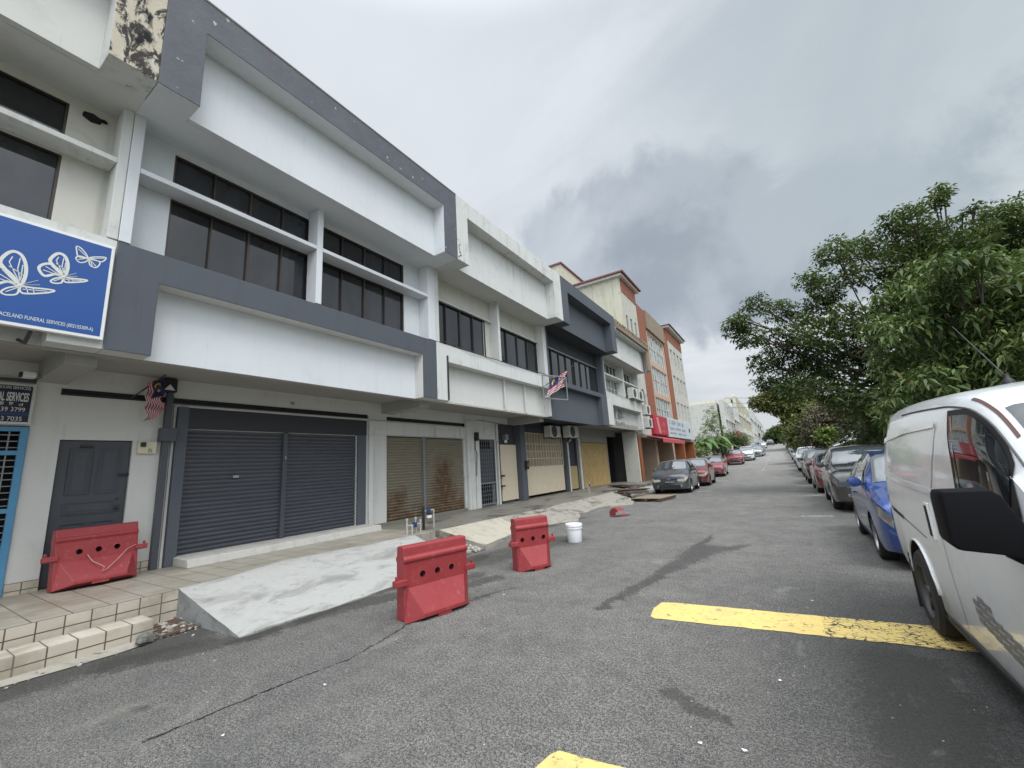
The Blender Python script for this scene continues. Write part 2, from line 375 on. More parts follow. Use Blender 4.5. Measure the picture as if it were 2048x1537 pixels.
mat('stone_dark', lambda g, b: g.L.new(g.mix(g.noise(9, 5, objc(g), .7), (.05, .05, .05), (.20, .19, .17)), b.inputs['Base Color']), rough=.9)
mat('grass', lambda g, b: g.L.new(g.mix(g.noise(3, 6, objc(g), .7), (.05, .085, .018), (.11, .15, .035)), b.inputs['Base Color']), rough=.9)
mat('earth', lambda g, b: g.L.new(g.mix(g.noise(.5, 7, objc(g), .7), (.045, .065, .022), (.12, .11, .07)), b.inputs['Base Color']), rough=.95)
mat('blue_meter', None, (.02, .04, .13), .4)
mat('pipe_pale', None, (.42, .41, .38), .5)
mat('bark', lambda g, b: g.L.new(g.mix(g.noise(5, 6, g.map(objc(g), (3, 3, .6)), .7), (.025, .020, .016), (.085, .07, .058)), b.inputs['Base Color']), rough=.95)
def leaf(name, a, c2, old=(.16, .13, .03), tr=.25):
    def fn(g, b):
        r = g.add('ShaderNodeNewGeometry').outputs['Random Per Island']
        p = objc(g)
        f = g.m('ADD', g.m('MULTIPLY', r, .55), g.m('MULTIPLY', g.ss(g.noise(.75, 3, p), .36, .64), .55), clamp=True)
        c = g.mix(f, a, c2)
        c = g.mix(g.m('GREATER_THAN', r, .965), c, old)
        g.L.new(c, b.inputs['Base Color'])
        g.put(b.inputs['Roughness'], .52)
        if tr:
            tl = g.add('ShaderNodeBsdfTranslucent', {0: g.mix(.5, c, (.10, .16, .02))})
            mx = g.add('ShaderNodeMixShader', {0: tr, 1: b.outputs[0], 2: tl.outputs[0]})
            g.L.new(mx.outputs[0], g.N['Material Output'].inputs[0])
    return mat(name, fn, rough=.5, spec=.3)
leaf('leaf_dark', (.028, .046, .018), (.125, .175, .062))
leaf('leaf_bright', (.038, .068, .024), (.165, .225, .080), (.20, .20, .06))
leaf('leaf_olive', (.055, .070, .020), (.17, .18, .06))
leaf('leaf_vine', (.055, .050, .032), (.15, .125, .085), (.12, .10, .06), .1)
leaf('leaf_lime', (.07, .12, .025), (.20, .27, .06))
leaf('leaf_banana', (.05, .10, .025), (.15, .24, .08))
leaf('leaf_far', (.05, .085, .03), (.12, .165, .055))
mat('hill', lambda g, b: g.L.new(g.mix(g.noise(.05, 7, objc(g), .75), (.035, .065, .055), (.075, .115, .085)), b.inputs['Base Color']), rough=1)  # distance haze put into the colour as a blue-green tint
def paint(name, col, rough=.28, metal=.0, coat=.8):
    def fn(g, b):
        p = objc(g)
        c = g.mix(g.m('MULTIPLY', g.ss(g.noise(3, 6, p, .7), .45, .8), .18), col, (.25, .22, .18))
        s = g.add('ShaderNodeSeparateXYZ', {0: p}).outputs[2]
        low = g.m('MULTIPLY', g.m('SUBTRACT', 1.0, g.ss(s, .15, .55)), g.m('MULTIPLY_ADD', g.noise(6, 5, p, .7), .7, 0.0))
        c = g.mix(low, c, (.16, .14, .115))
        g.L.new(c, b.inputs['Base Color'])
    return mat(name, fn, rough=rough, metal=metal, coat=coat)
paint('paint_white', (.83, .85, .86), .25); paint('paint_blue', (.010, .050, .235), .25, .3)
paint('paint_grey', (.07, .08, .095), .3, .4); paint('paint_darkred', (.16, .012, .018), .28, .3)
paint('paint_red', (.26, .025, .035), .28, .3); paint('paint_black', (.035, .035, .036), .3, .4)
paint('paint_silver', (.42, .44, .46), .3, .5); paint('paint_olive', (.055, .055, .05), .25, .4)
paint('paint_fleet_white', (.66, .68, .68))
def _cg(g, b): b.inputs['Base Color'].default_value = (.02, .024, .026, 1)
mat('car_glass', _cg, rough=.03, spec=.6, coat=.3)
mat('screen_glass', None, (.045, .055, .062), .04, 0, .9, 1.0)
mat('tyre', None, (.018, .018, .018), .85)
mat('rim', None, (.36, .37, .38), .35, .8)
mat('rim_dark', None, (.06, .06, .062), .5, .3)
mat('trim_black', None, (.016, .016, .018), .55)
mat('mirror_black', None, (.006, .006, .0075), .7, spec=.12)
mat('lamp_clear', None, (.30, .31, .32), .10, .6, .8, 1.0)
mat('lamp_amber', None, (.50, .47, .36), .2, 0, .6, 1.0)
mat('lamp_red', None, (.35, .02, .02), .2, 0, .6, 1.0)
mat('plate', None, (.01, .01, .01), .4)
mat('seal', None, (.01, .01, .011), .6)
mat('panel_gap', None, (.10, .10, .10), .8)
mat('sticker', None, (.20, .205, .20), .5)
mat('rust_strip', None, (.11, .05, .04), .5)
mat('flag_red', None, (.34, .03, .045), .8); mat('flag_white', None, (.50, .46, .46), .8)
mat('flag_blue', None, (.015, .015, .09), .8); mat('flag_yellow', None, (.55, .42, .03), .8)
mat('bucket_white', None, (.78, .80, .82), .35)
mat('ac_fan', None, (.02, .02, .022), .6)
mat('wire', None, (.05, .05, .05), .8)

# ---------------------------------------------------------------- mesh builder
class MB:
    def __init__(s): s.v = []; s.f = []; s.mi = []; s.cur = 0
    def add(s, verts, faces):
        o = len(s.v); s.v += [tuple(p) for p in verts]
        for f in faces: s.f.append(tuple(i + o for i in f)); s.mi.append(s.cur)
        return s
    def box(s, x0, x1, y0, y1, z0, z1):
        v = [(x0, y0, z0), (x1, y0, z0), (x1, y1, z0), (x0, y1, z0), (x0, y0, z1), (x1, y0, z1), (x1, y1, z1), (x0, y1, z1)]
        return s.add(v, [(0, 3, 2, 1), (4, 5, 6, 7), (0, 1, 5, 4), (1, 2, 6, 5), (2, 3, 7, 6), (3, 0, 4, 7)])
    def cbox(s, c, sz, rot=None):
        M = rot if rot is not None else Matrix.Identity(3); c = Vector(c); v = []
        for k in (-1, 1):
            for (i, j) in ((-1, -1), (1, -1), (1, 1), (-1, 1)):
                v.append(c + M @ Vector((i * sz[0] / 2, j * sz[1] / 2, k * sz[2] / 2)))
        return s.add(v, [(0, 3, 2, 1), (4, 5, 6, 7), (0, 1, 5, 4), (1, 2, 6, 5), (2, 3, 7, 6), (3, 0, 4, 7)])
    def quad(s, a, b, c, d): return s.add([a, b, c, d], [(0, 1, 2, 3)])
    def prism(s, pts, axis, a, b):
        """pts: 2-D outline in the other two axes (in xyz order), extruded a..b along axis"""
        i = 'xyz'.index(axis); n_ = len(pts); v = []
        for w in (a, b):
            for p in pts:
                q = list(p); q.insert(i, w); v.append(q)
        f = [tuple(range(n_))[::-1], tuple(range(n_, 2 * n_))] + [(k, (k + 1) % n_, n_ + (k + 1) % n_, n_ + k) for k in range(n_)]
        return s.add(v, f)
    def tube(s, pts, r, n_=8, cap=True):
        pts = [Vector(p) for p in pts]; rs = r if isinstance(r, (list, tuple)) else [r] * len(pts)
        v = []
        for i, p in enumerate(pts):
            d = (pts[min(i + 1, len(pts) - 1)] - pts[max(i - 1, 0)]).normalized()
            a = Vector((0, 0, 1)) if abs(d.z) < .9 else Vector((1, 0, 0))
            u = d.cross(a).normalized(); w = d.cross(u)
            for k in range(n_):
                t = 2 * math.pi * k / n_
                v.append(p + (u * math.cos(t) + w * math.sin(t)) * rs[i])
        f = []
        for i in range(len(pts) - 1):
            for k in range(n_):
                f.append((i * n_ + k, i * n_ + (k + 1) % n_, (i + 1) * n_ + (k + 1) % n_, (i + 1) * n_ + k))
        if cap: f += [tuple(range(n_)), tuple(range((len(pts) - 1) * n_, len(pts) * n_))[::-1]]
        return s.add(v, f)
    def lathe(s, prof, c, axis='z', n_=24):
        """prof: (radius, height) pairs"""
        c = Vector(c); v = []; i = 'xyz'.index(axis); j, k_ = [q for q in range(3) if q != i]
        for (r, h) in prof:
            for k in range(n_):
                t = 2 * math.pi * k / n_; p = [0, 0, 0]; p[i] = h; p[j] = r * math.cos(t); p[k_] = r * math.sin(t)
                v.append(c + Vector(p))
        f = [(a * n_ + k, a * n_ + (k + 1) % n_, (a + 1) * n_ + (k + 1) % n_, (a + 1) * n_ + k) for a in range(len(prof) - 1) for k in range(n_)]
        return s.add(v, f)
    def grid(s, P, closed=False):
        h = len(P); w = len(P[0]); v = [p for row in P for p in row]; f = []
        for i in range(h - 1):
            for j in range(w - 1): f.append((i * w + j, i * w + j + 1, (i + 1) * w + j + 1, (i + 1) * w + j))
        return s.add(v, f)
    def build(s, name, m, parent=None, smooth=False, bevel=0.0, recalc=True, seg=2):
        me = bpy.data.meshes.new(name); me.from_pydata(s.v, [], s.f)
        ms = m if isinstance(m, (list, tuple)) else [m]
        for k in ms: me.materials.append(MATS[k])
        if len(ms) > 1: me.polygons.foreach_set('material_index', s.mi)
        if recalc:
            bm = bmesh.new(); bm.from_mesh(me)
            bmesh.ops.remove_doubles(bm, verts=bm.verts, dist=1e-5)
            bmesh.ops.recalc_face_normals(bm, faces=bm.faces)
            if bevel: bmesh.ops.bevel(bm, geom=[e for e in bm.edges if len(e.link_faces) == 2 and e.calc_face_angle(0) > .5], offset=bevel, segments=seg, affect='EDGES', profile=.5)
            bm.to_mesh(me); bm.free()
        if smooth:
            me.polygons.foreach_set('use_smooth', [True] * len(me.polygons))
            if smooth != 'all': me.set_sharp_from_angle(angle=R(smooth if smooth is not True else 40))
        me.update()
        o = bpy.data.objects.new(name, me); COL.objects.link(o)
        if parent is not None: attach(o, parent)
        return o

def attach(o, parent):
    o.parent = parent
    if parent.get('_local'): return
    p = parent
    while p is not None and p.type != 'EMPTY': p = p.parent
    if p is not None and not p.get('_local'): 
        if parent is p: o.matrix_parent_inverse = Matrix.Translation(-Vector(p.location))
def tag(o, label=None, cat=None, group=None, kind=None):
    if label: o['label'] = label
    if cat: o['category'] = cat
    if group: o['group'] = group
    if kind: o['kind'] = kind
    return o
def thing(name, label, cat, loc=(0, 0, 0), group=None):
    """Empty at a thing's base; its parts are modelled in world coordinates"""
    o = bpy.data.objects.new(name, None); COL.objects.link(o); o.location = loc; o.empty_display_size = .2
    return tag(o, label, cat, group)
def lthing(name, label=None, cat=None, loc=(0, 0, 0), rz=0, group=None):
    """the same, but its parts are modelled in the Empty's own coordinates"""
    o = thing(name, label, cat, loc, group); o.rotation_euler = (0, 0, rz); o['_local'] = 1
    return o
def copy_tree(o, parent=None):
    c = o.copy(); COL.objects.link(c)
    if parent is not None: c.parent = parent
    for ch in list(o.children): copy_tree(ch, c)
    return c
def text_mesh(name, s, size, mname, M, parent=None, ext=.004, align='LEFT', sx=1.0, bold=0.0):
    cu = bpy.data.curves.new(name, 'FONT'); cu.body = s; cu.size = size; cu.extrude = ext; cu.align_x = align; cu.offset = bold
    t = bpy.data.objects.new(name, cu); COL.objects.link(t)
    bpy.context.view_layer.update()
    dg = bpy.context.evaluated_depsgraph_get()
    me = bpy.data.meshes.new_from_object(t.evaluated_get(dg)); me.name = name
    bpy.data.objects.remove(t); bpy.data.curves.remove(cu)
    me.transform(Matrix.Diagonal((sx, 1, 1, 1))); me.transform(M)
    me.materials.clear(); me.materials.append(MATS[mname])
    o = bpy.data.objects.new(name, me); COL.objects.link(o)
    if parent is not None: attach(o, parent)
    return o
def face_px(x, y, z):
    """text lying on a plane that faces +x (reads towards +y)"""
    return Matrix(((0, 0, 1, x), (1, 0, 0, y), (0, 1, 0, z), (0, 0, 0, 1)))
def lerp(a, b, t): return a + (b - a) * t
def gz(y):
    """rise of the street away from the camera"""
    return float(np.interp(y, [-60, 28, 36, 50, 62, 71, 95, 120, 170, 260, 2000], [0, 0, .08, .45, .85, 1.2, 2.3, 3.0, 4.1, 4.4, 4.4]))

def wall_holes(mb, xf, xb, y0, y1, z0, z1, holes):
    """wall plate facing +x with rectangular openings (ya, yb, za, zb)"""
    ys = sorted({y0, y1} | {h[i] for h in holes for i in (0, 1) if y0 < h[i] < y1})
    zs = sorted({z0, z1} | {h[i] for h in holes for i in (2, 3) if z0 < h[i] < z1})
    solid = {}
    for i in range(len(ys) - 1):
        for j in range(len(zs) - 1):
            cy, cz = (ys[i] + ys[i + 1]) / 2, (zs[j] + zs[j + 1]) / 2
            solid[i, j] = not any(h[0] < cy < h[1] and h[2] < cz < h[3] for h in holes)
    for (i, j), sd_ in solid.items():
        if not sd_: continue
        a, b, c, d = ys[i], ys[i + 1], zs[j], zs[j + 1]
        mb.quad((xf, a, c), (xf, b, c), (xf, b, d), (xf, a, d)); mb.quad((xb, a, c), (xb, a, d), (xb, b, d), (xb, b, c))
        if not solid.get((i - 1, j)): mb.quad((xf, a, c), (xf, a, d), (xb, a, d), (xb, a, c))
        if not solid.get((i + 1, j)): mb.quad((xf, b, c), (xb, b, c), (xb, b, d), (xf, b, d))
        if not solid.get((i, j - 1)): mb.quad((xf, a, c), (xb, a, c), (xb, b, c), (xf, b, c))
        if not solid.get((i, j + 1)): mb.quad((xf, a, d), (xf, b, d), (xb, b, d), (xb, a, d))
    return mb
# ================================================================ GROUND
def sheet(name, xs, ys, zf, m, kind='structure', th=0.0):
    mb = MB(); mb.grid([[(x, y, zf(x, y)) for x in xs] for y in ys])
    return tag(mb.build(name, m, smooth='all'), kind=kind)
YS = [-60, -30, -15, -8, -4, 0, 4, 8, 12, 16, 20, 24, 28, 32, 36, 40, 45, 50, 56, 62, 66, 71, 78, 86, 95, 105, 120, 135, 150, 170, 200, 260]
def bank(x, y):
    k = max(0.0, min(1.0, (x - 3.5) / 4.5)); k = k * k * (3 - 2 * k)
    e = float(np.interp(y, [2, 10, 40, 90, 150], [0, 1.1, 2.4, 2.6, 1.5]))
    return gz(y) - .03 + k * e
sheet('ground', [-900, -300, -100, -60, -40, -20, -12, -6.6, 0, 3.3, 4, 5, 6, 7, 8, 12, 20, 40, 100, 300, 900], YS + [600, 1500, 2600], bank, 'earth')
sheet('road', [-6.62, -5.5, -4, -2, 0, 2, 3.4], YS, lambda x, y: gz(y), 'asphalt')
sheet('road_verge', [3.4, 3.41, 3.9, 4.6, 5.6, 7.0], [y for y in YS if 0 <= y <= 170], lambda x, y: bank(x, y) + .06, 'grass')
mb = MB(); mb.grid([[(3.28, y, gz(y)) , (3.28, y, gz(y) + .13), (3.42, y, gz(y) + .13), (3.42, y, gz(y))] for y in YS[1:]])
tag(mb.build('kerb', 'step_concrete'), kind='structure')

# raised five-foot-way in front of the shops
FZ = 0.35
mb = MB(); mb.box(-12, -6.61, -14, 7.05, -.2, FZ)
tag(mb.build('pavement', 'floor_tiles'), kind='structure')
mb = MB(); mb.box(-6.612, -6.600, -14, 2.42, -.2, FZ + .004)
tag(mb.build('pavement_edge', 'kerb_tiles'), kind='structure')
xs = [-12, -9, -8.4, -7.8, -7.2, -6.6]
mb = MB()
def wz(x, y): return FZ + .004 - (.035 * math.sin(y * 1.3) ** 2 if x > -8 else 0) - (.05 if x > -7 else 0) * (1 if y > 9 else 0)
ysw = [7.05 + i * .6 for i in range(32)]
mb.grid([[(x, y, wz(x, y)) for x in xs] + [(-6.598, y, -.1)] for y in ysw])
tag(mb.build('concrete_pavement', 'walk_concrete', smooth=True), kind='structure')
# tiled lower step by the kerb
mb = MB(); mb.box(-6.44, -6.085, -14, 2.03, -.05, .196)
tag(mb.build('tiled_step', 'step_tiles', bevel=.006), kind='structure')
mb = MB(); mb.box(-6.43, -6.09, -14, 2.022, .19, .2005)
tag(mb.build('tiled_step_top', 'step_top_tiles'), kind='structure')
mb = MB(); mb.grid([[(-6.10, y, .03), (-5.93 + .03 * math.sin(y * 5), y, .008)] for y in [-14, -8, -4, -2, -1, 0, .5, .9, 1.3, 1.7, 2.0]])
tag(mb.build('step_footing', 'apron_concrete', recalc=False), kind='structure')
# pale ramp in front of the dark shutters
def slab(name, top, toe, ztop, m, msides, n1=14, n2=8, bumpy=.006, thick=.10):
    """ramp between a top edge (list of x,y) and a toe edge"""
    rows = []
    def pl(L, t):
        k = t * (len(L) - 1); i = min(int(k), len(L) - 2); f = k - i
        return (lerp(L[i][0], L[i + 1][0], f), lerp(L[i][1], L[i + 1][1], f), lerp(L[i][2], L[i + 1][2], f))
    r_ = random.Random(len(name))
    for i in range(n1 + 1):
        a = pl(top, i / n1); b = pl(toe, i / n1)
        row = [(a[0], a[1], a[2] + .003)]
        for j in range(n2 + 1): row.append(((r_.uniform(-.022, .022) if j == n2 and 0 < i < n1 else 0) + lerp(min(-6.6, b[0] - .1) if a[0] < -6.6 and a[0] > -7.2 else a[0], b[0], j / n2), lerp(a[1], b[1], j / n2) + (r_.uniform(-.03, .03) if j == n2 else 0), lerp(a[2], b[2], j / n2) + r_.uniform(-bumpy, bumpy) * (0 if j == 0 else 1) + (.006 if j == 0 else 0)))
        rows.append(row)
    mb = MB(); mb.grid(rows)
    o = tag(mb.build(name, m, smooth=True), kind='structure')
    mb = MB()
    for row in (rows[0], rows[-1]):
        mb.grid([list(row), [(p[0], p[1] + .0, -.06) for p in row]])
    last = [r[-1] for r in rows]; mb.grid([last, [(p[0] + .015, p[1], -.06) for p in last]])
    tag(mb.build(name + '_side', msides), kind='structure')
    return rows
slab('concrete_ramp', [(-6.62, 2.42, FZ + .006), (-6.66, 3.0, FZ + .008), (-6.95, 3.9, FZ + .010), (-6.80, 5.0, FZ + .010), (-6.70, 5.9, FZ + .008), (-6.62, 6.42, FZ + .006)],
     [(-5.13, 2.46, .015), (-5.10, 3.05, .012), (-5.04, 3.8, .012), (-5.08, 4.7, .012), (-5.2, 5.6, .012), (-5.3, 6.30, .012)], FZ, 'ramp_concrete', 'ramp_side', 20, 10)
slab('broken_slab', [(-6.62, 7.16, FZ), (-6.62, 8.1, FZ - .01), (-6.62, 9.5, FZ - .03)], [(-5.36, 7.12, .10), (-5.45, 7.7, .095), (-5.72, 8.6, .05), (-5.85, 9.5, .015)], FZ, 'slab_concrete', 'apron_concrete', 10, 8, .004)
slab('rough_apron', [(-6.62, 9.5, FZ - .03)] + [(-6.62, 11 + i * 1.2, FZ - .05 - .02 * (i % 2)) for i in range(9)], [(-5.85, 9.5, .012), (-5.80, 10.5, .01), (-5.15, 11.3, .01), (-5.7, 12.6, .01), (-5.9, 14.6, .01), (-5.0, 15.8, .01), (-5.3, 17.0, .01), (-5.9, 18.5, .01), (-6.3, 20.6, .01)], FZ, 'apron_concrete', 'apron_concrete', 40, 8, .02)
slab('pale_slab', [(-7.4, 21.0, .33), (-7.5, 25.4, .33)], [(-5.55, 20.7, .03), (-6.1, 24.6, .03)], FZ, 'ramp_concrete', 'apron_concrete', 8, 6, .006)
mb = MB(); mb.box(-12, -7.4, 25.6, 46.5, -.1, .22); tag(mb.build('far_pavement', 'walk_concrete'), kind='structure')

# painted bay bars
def marking(name, pts, m, z=.005):
    r_ = random.Random(3); mb = MB()
    mb.add([(x, y, gz(y) + z) for x, y in pts], [tuple(range(len(pts)))]); return tag(mb.build(name, m, recalc=False), kind='structure')
def jag(a, b, k, amp):
    r_ = random.Random(int(a[0] * 100 + b[1] * 37)); return [(lerp(a[0], b[0], i / k) + r_.uniform(-amp, amp), lerp(a[1], b[1], i / k) + r_.uniform(-amp, amp)) for i in range(k)]
marking('yellow_bay_marking', jag((-1.36, 4.615), (.80, 4.785), 30, .010) + jag((1.25, 4.83), (1.25, 5.32), 3, .01) + jag((1.2, 5.33), (-1.36, 5.165), 34, .007) + [(-1.42, 5.13), (-1.45, 4.90), (-1.42, 4.66)], 'yellow_paint')
marking('yellow_bay_marking', [(-1.36, 2.33), (-1.33, 2.38)] + jag((-1.28, 2.385), (2.4, 2.66), 34, .006) + [(2.4, 2.15)] + jag((1.4, 2.05), (-1.38, 1.86), 20, .006) + [(-1.40, 2.1)], 'yellow_paint')
for (a, b, yy, w) in ((-3.75, -3.05, 21.2, .14), (.1, .75, 12.7, .10), (.15, .8, 18.2, .10), (.2, .8, 23.6, .12), (-3.9, -3.2, 29.5, .16)):
    marking('white_bay_marking', [(a, yy), (b, yy + .05), (b, yy + .05 + w), (a, yy + w)], 'white_line')
for y0 in range(40, 120, 8):
    marking('centre_line_dash', [(-1.75, y0), (-1.65, y0), (-1.65, y0 + 3), (-1.75, y0 + 3)], 'faded_line')

# loose stone and rubble in the gap between the slabs
def lump(mb, c, r, rr, n_=7):
    bm = bmesh.new(); bmesh.ops.create_icosphere(bm, subdivisions=1, radius=1)
    vs = [(c[0] + v.co.x * r * rr.uniform(.6, 1.3), c[1] + v.co.y * r * rr.uniform(.6, 1.3), c[2] + v.co.z * r * rr.uniform(.4, .9)) for v in bm.verts]
    mb.add(vs, [tuple(v.index for v in f.verts) for f in bm.faces]); bm.free()
mb = MB(); rr = random.Random(5)
for _ in range(230):
    y = rr.uniform(6.42, 7.14); x = rr.uniform(-6.65, -5.4); lump(mb, (x, y, .02 + (-.0 + (-5.4 - x) * .15) * rr.uniform(.4, 1)), rr.uniform(.02, .075), rr)
tag(mb.build('rubble', 'rubble', recalc=False), kind='stuff')
mb = MB()
for _ in range(260):
    y = rr.uniform(-3, 2.4); x = -6.07 + abs(rr.gauss(0, .10)); lump(mb, (x, y, .008), rr.uniform(.005, .02), rr)
for _ in range(60):
    lump(mb, (rr.uniform(-6.6, -5.9), rr.uniform(2.08, 2.42), .02), rr.uniform(.01, .05), rr)
for _ in range(150):
    lump(mb, (rr.uniform(-5.1, 1.5), rr.uniform(1.5, 14), .004), rr.uniform(.004, .011), rr)
tag(mb.build('gravel', 'rubble', recalc=False), kind='stuff')
mb = MB(); lump(mb, (-5.98, 1.93, .05), .085, rr); lump(mb, (-5.93, 1.88, .05), .05, rr)
tag(mb.build('broken_stone', 'stone_dark', recalc=False), 'dark broken stone lying against the lower tiled step', 'stone')
t = thing('drain_grate', 'rusty drain grate sunk between the lower tiled step and the pale ramp', 'drain grate', (-6.3, 2.22, 0))
mb = MB()
for i in range(7): mb.box(-6.55 + i * .09, -6.51 + i * .09, 2.07, 2.40, .012, .035)
mb.build('grate_bars', 'dark_wood', t)
mb = MB(); mb.box(-6.6, -5.95, 2.05, 2.075, .0, .045); mb.box(-6.6, -5.95, 2.395, 2.415, .0, .045); mb.build('grate_frame', 'stone_dark', t)

def glyphs(name, mname, parent, x, y, z, w, h, n_, seed, gap, ext, skip=()):
    """a row of raised letters too blurred to read in the photograph: strokes only"""
    r_ = random.Random(seed); mb = MB(); t = w * .12
    for i in range(n_):
        if i in skip: continue
        a = y + i * w * (1 + gap)
        for _ in range(r_.choice((2, 3))): q = a + r_.uniform(0, w - t); mb.box(x, x + ext * r_.uniform(.9, 1.1), q, q + t, z + r_.uniform(0, h * .3), z + r_.uniform(h * .7, h))
        for _ in range(r_.choice((2, 3))): q = z + r_.uniform(0, h - t); mb.box(x, x + ext * r_.uniform(.7, .89), a + r_.uniform(0, w * .2), a + r_.uniform(w * .75, w), q, q + t)
    return mb.build(name, mname, parent, recalc=False)

# ================================================================ SHOPHOUSES
Y0, SW = 1.51, 6.05
XW, XU, XF, XP = -8.75, -7.24, -6.91, -6.11     # ground wall, upper wall, lower fascia, parapet
def window(parent, x, y0, y1, z0, z1, cols, fm='bronze_frame', gm='dark_glass', fw=.026, dep=.05, name='window', split=None, rows=1):
    mb = MB()
    mb.box(x - dep, x + .012, y0, y1, z0, z0 + fw); mb.box(x - dep, x + .012, y0, y1, z1 - fw, z1)
    mb.box(x - dep, x + .012, y0, y0 + fw, z0 + fw, z1 - fw); mb.box(x - dep, x + .012, y1 - fw, y1, z0 + fw, z1 - fw)
    cuts = split or [y0 + (y1 - y0) * k / cols for k in range(1, cols)]
    for k, y in enumerate(cuts):
        w = fw * (1.25 if k == len(cuts) // 2 else .7)
        mb.box(x - dep + .004, x + .008, y - w / 2, y + w / 2, z0 + fw, z1 - fw)
    for r_ in range(1, rows):
        z = z0 + (z1 - z0) * r_ / rows; mb.box(x - dep + .006, x + .004, y0 + fw, y1 - fw, z - .012, z + .012)
    f = mb.build(name, fm, parent)
    g_ = MB(); es = [y0 + fw] + list(cuts) + [y1 - fw]
    for k in range(len(es) - 1):
        xx = x - dep + .006 + (.010 if k % 2 else 0); tl = rng.uniform(-.002, .002)
        g_.quad((xx + tl, es[k], z0 + fw), (xx - tl, es[k + 1], z0 + fw), (xx - tl + .001, es[k + 1], z1 - fw), (xx + tl, es[k], z1 - fw))
    g_.build('pane', gm, f, recalc=False)
    return f
def shutter(parent, y0, y1, z0, z1, m, x=XW - .06, pitch=.076, name='shutter'):
    mb = MB(); prof = []
    z = z0
    while z < z1:
        for dz, dx in ((0, 0), (.3, .012), (.5, .020), (.72, .016), (.86, -.004), (.95, -.006)):
            zz_ = z + dz * pitch
            if zz_ <= z1: prof.append((x + dx, zz_))
        z += pitch
    mb.grid([[(px, y0, pz) for px, pz in prof], [(px, y1, pz) for px, pz in prof]])
    s = mb.build(name, m, parent, smooth=30)
    return s
def ground_shell(P, k, wall, soffit, holes, ceil_z=3.45):
    a = Y0 + SW * k; b = a + SW
    mb = MB(); wall_holes(mb, XW, XW - .18, a, b, FZ - .05, ceil_z, holes); mb.build('ground_floor_wall', wall, P)
    mb = MB(); mb.box(XW - .9, XW - .6, a + .2, b - .2, FZ, ceil_z); mb.build('interior', 'dark_gap', P)
    mb = MB(); mb.box(-19, XW - .19, b - .12, b - .01, FZ, ceil_z); mb.build('party_wall', 'dark_gap', P)
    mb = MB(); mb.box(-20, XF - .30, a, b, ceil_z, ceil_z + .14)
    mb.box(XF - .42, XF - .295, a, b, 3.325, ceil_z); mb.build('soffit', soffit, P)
def beam(P, y, m, w=.30):
    mb = MB(); mb.box(XW, XF - .425, y - w / 2, y + w / 2, 3.19, 3.449); mb.build('soffit_beam', m, P)
def ring(P, k, plane, back, z0, zi, z1, ringm, panelm, fl=.47, fr=.48, zp=None, name='fascia', pname='fascia_panel', inner=None):
    a = Y0 + SW * k + .003; b = Y0 + SW * (k + 1) - .003
    mb = MB(); wall_holes(mb, plane, back - .10, a, b, z0, z1, [(a + fl, b - fr, z0 - 1, zi)])
    o = mb.build(name, [ringm, inner or ringm], P, bevel=.008)
    for q in o.data.polygons:
        q.material_index = 0 if q.normal.x > .3 or q.normal.z > .6 else 1
    mb = MB(); mb.box(back - .09, back, a + fl + .001, b - fr - .001, (zp or z0) , zi - .002); return mb.build(pname, panelm, P)
def upper(P, k, wallm, soffm, holes, post=None, colm=None, fin=True, zsill=4.7, cw=.25):
    a = Y0 + SW * k; b = a + SW
    mb = MB(); wall_holes(mb, XU, XU - .16, a, b, zsill, 6.82, holes); mb.build('upper_wall', wallm, P)
    mb = MB(); mb.box(XU - .14, -6.555, a + .001, b - .001, 6.80, 6.93); mb.build('upper_soffit', soffm, P)
    for (ca, cb) in ((a + .003, a + .13), (b - cw, b - .003)):
        mb = MB(); mb.box(XU + .001, XF - .005, ca, cb, 4.83, 6.798); mb.build('column', colm or wallm, P, bevel=.008)
    if post: mb = MB(); mb.box(XU + .001, XF - .01, post, post + .12, 4.83, 6.798); mb.build('window_post', colm or wallm, P, bevel=.006)
    if fin:
        ends = [a + .131, post, post + .12, b - cw - .001] if post else [a + .131, b - cw - .001]
        mb = MB()
        for i in range(0, len(ends), 2): mb.box(XU + .002, XF - .012, ends[i] + .001, ends[i + 1] - .001, 5.925, 6.0)
        mb.build('sun_shade', colm or wallm, P, bevel=.006)
    mb = MB(); mb.box(XU + .0, XF - .012, a + .004, b - .004, 4.70, 4.815); mb.build('sill_slab', colm or wallm, P)
    mb = MB(); mb.box(-19, XU - .2, a + .02, b - .02, 3.6, 8.0); mb.build('building_mass', 'pale_aged', P)
    mb = MB(); mb.box(-19, XP - .47, a + .004, b - .004, 8.02, 8.15); mb.build('roof_slab', 'roof_grey', P)

def S(k): return Y0 + SW * k

# ---- shophouse nearest the camera (only its end shows)
P = thing('shophouse', 'weathered white shophouse with a blue butterfly signboard at the left edge', 'shophouse', (XW, S(-1) + 3, FZ), 'shophouses in the row')
ground_shell(P, -1, 'white_wall', 'soffit_shaded', [(-3.5, 1.28, FZ - .1, 2.56)])
beam(P, S(0) - .09, 'soffit_shaded')
ring(P, -1, XF - .02, -7.18, 3.34, 4.38, 4.81, 'white_old', 'white_wall')
ring(P, -1, XP, -6.46, 6.80, 8.06, 8.62, 'peeling', 'white_wall', name='parapet', pname='parapet_panel', inner='white_old')
upper(P, -1, 'cream_old', 'white_wall', [(-1.9, .95, 4.95, 5.9), (-1.9, .94, 6.0, 6.68)], post=-1.6, colm='white_old', cw=.11)
window(P, XU - .03, -1.4, .95, 4.95, 5.925, 2); window(P, XU - .03, -1.4, .94, 6.0, 6.70, 2)
mb = MB(); mb.box(XW, XW + .02, 1.285, S(0), FZ, FZ + .15); mb.build('skirting', 'step_tiles', P)
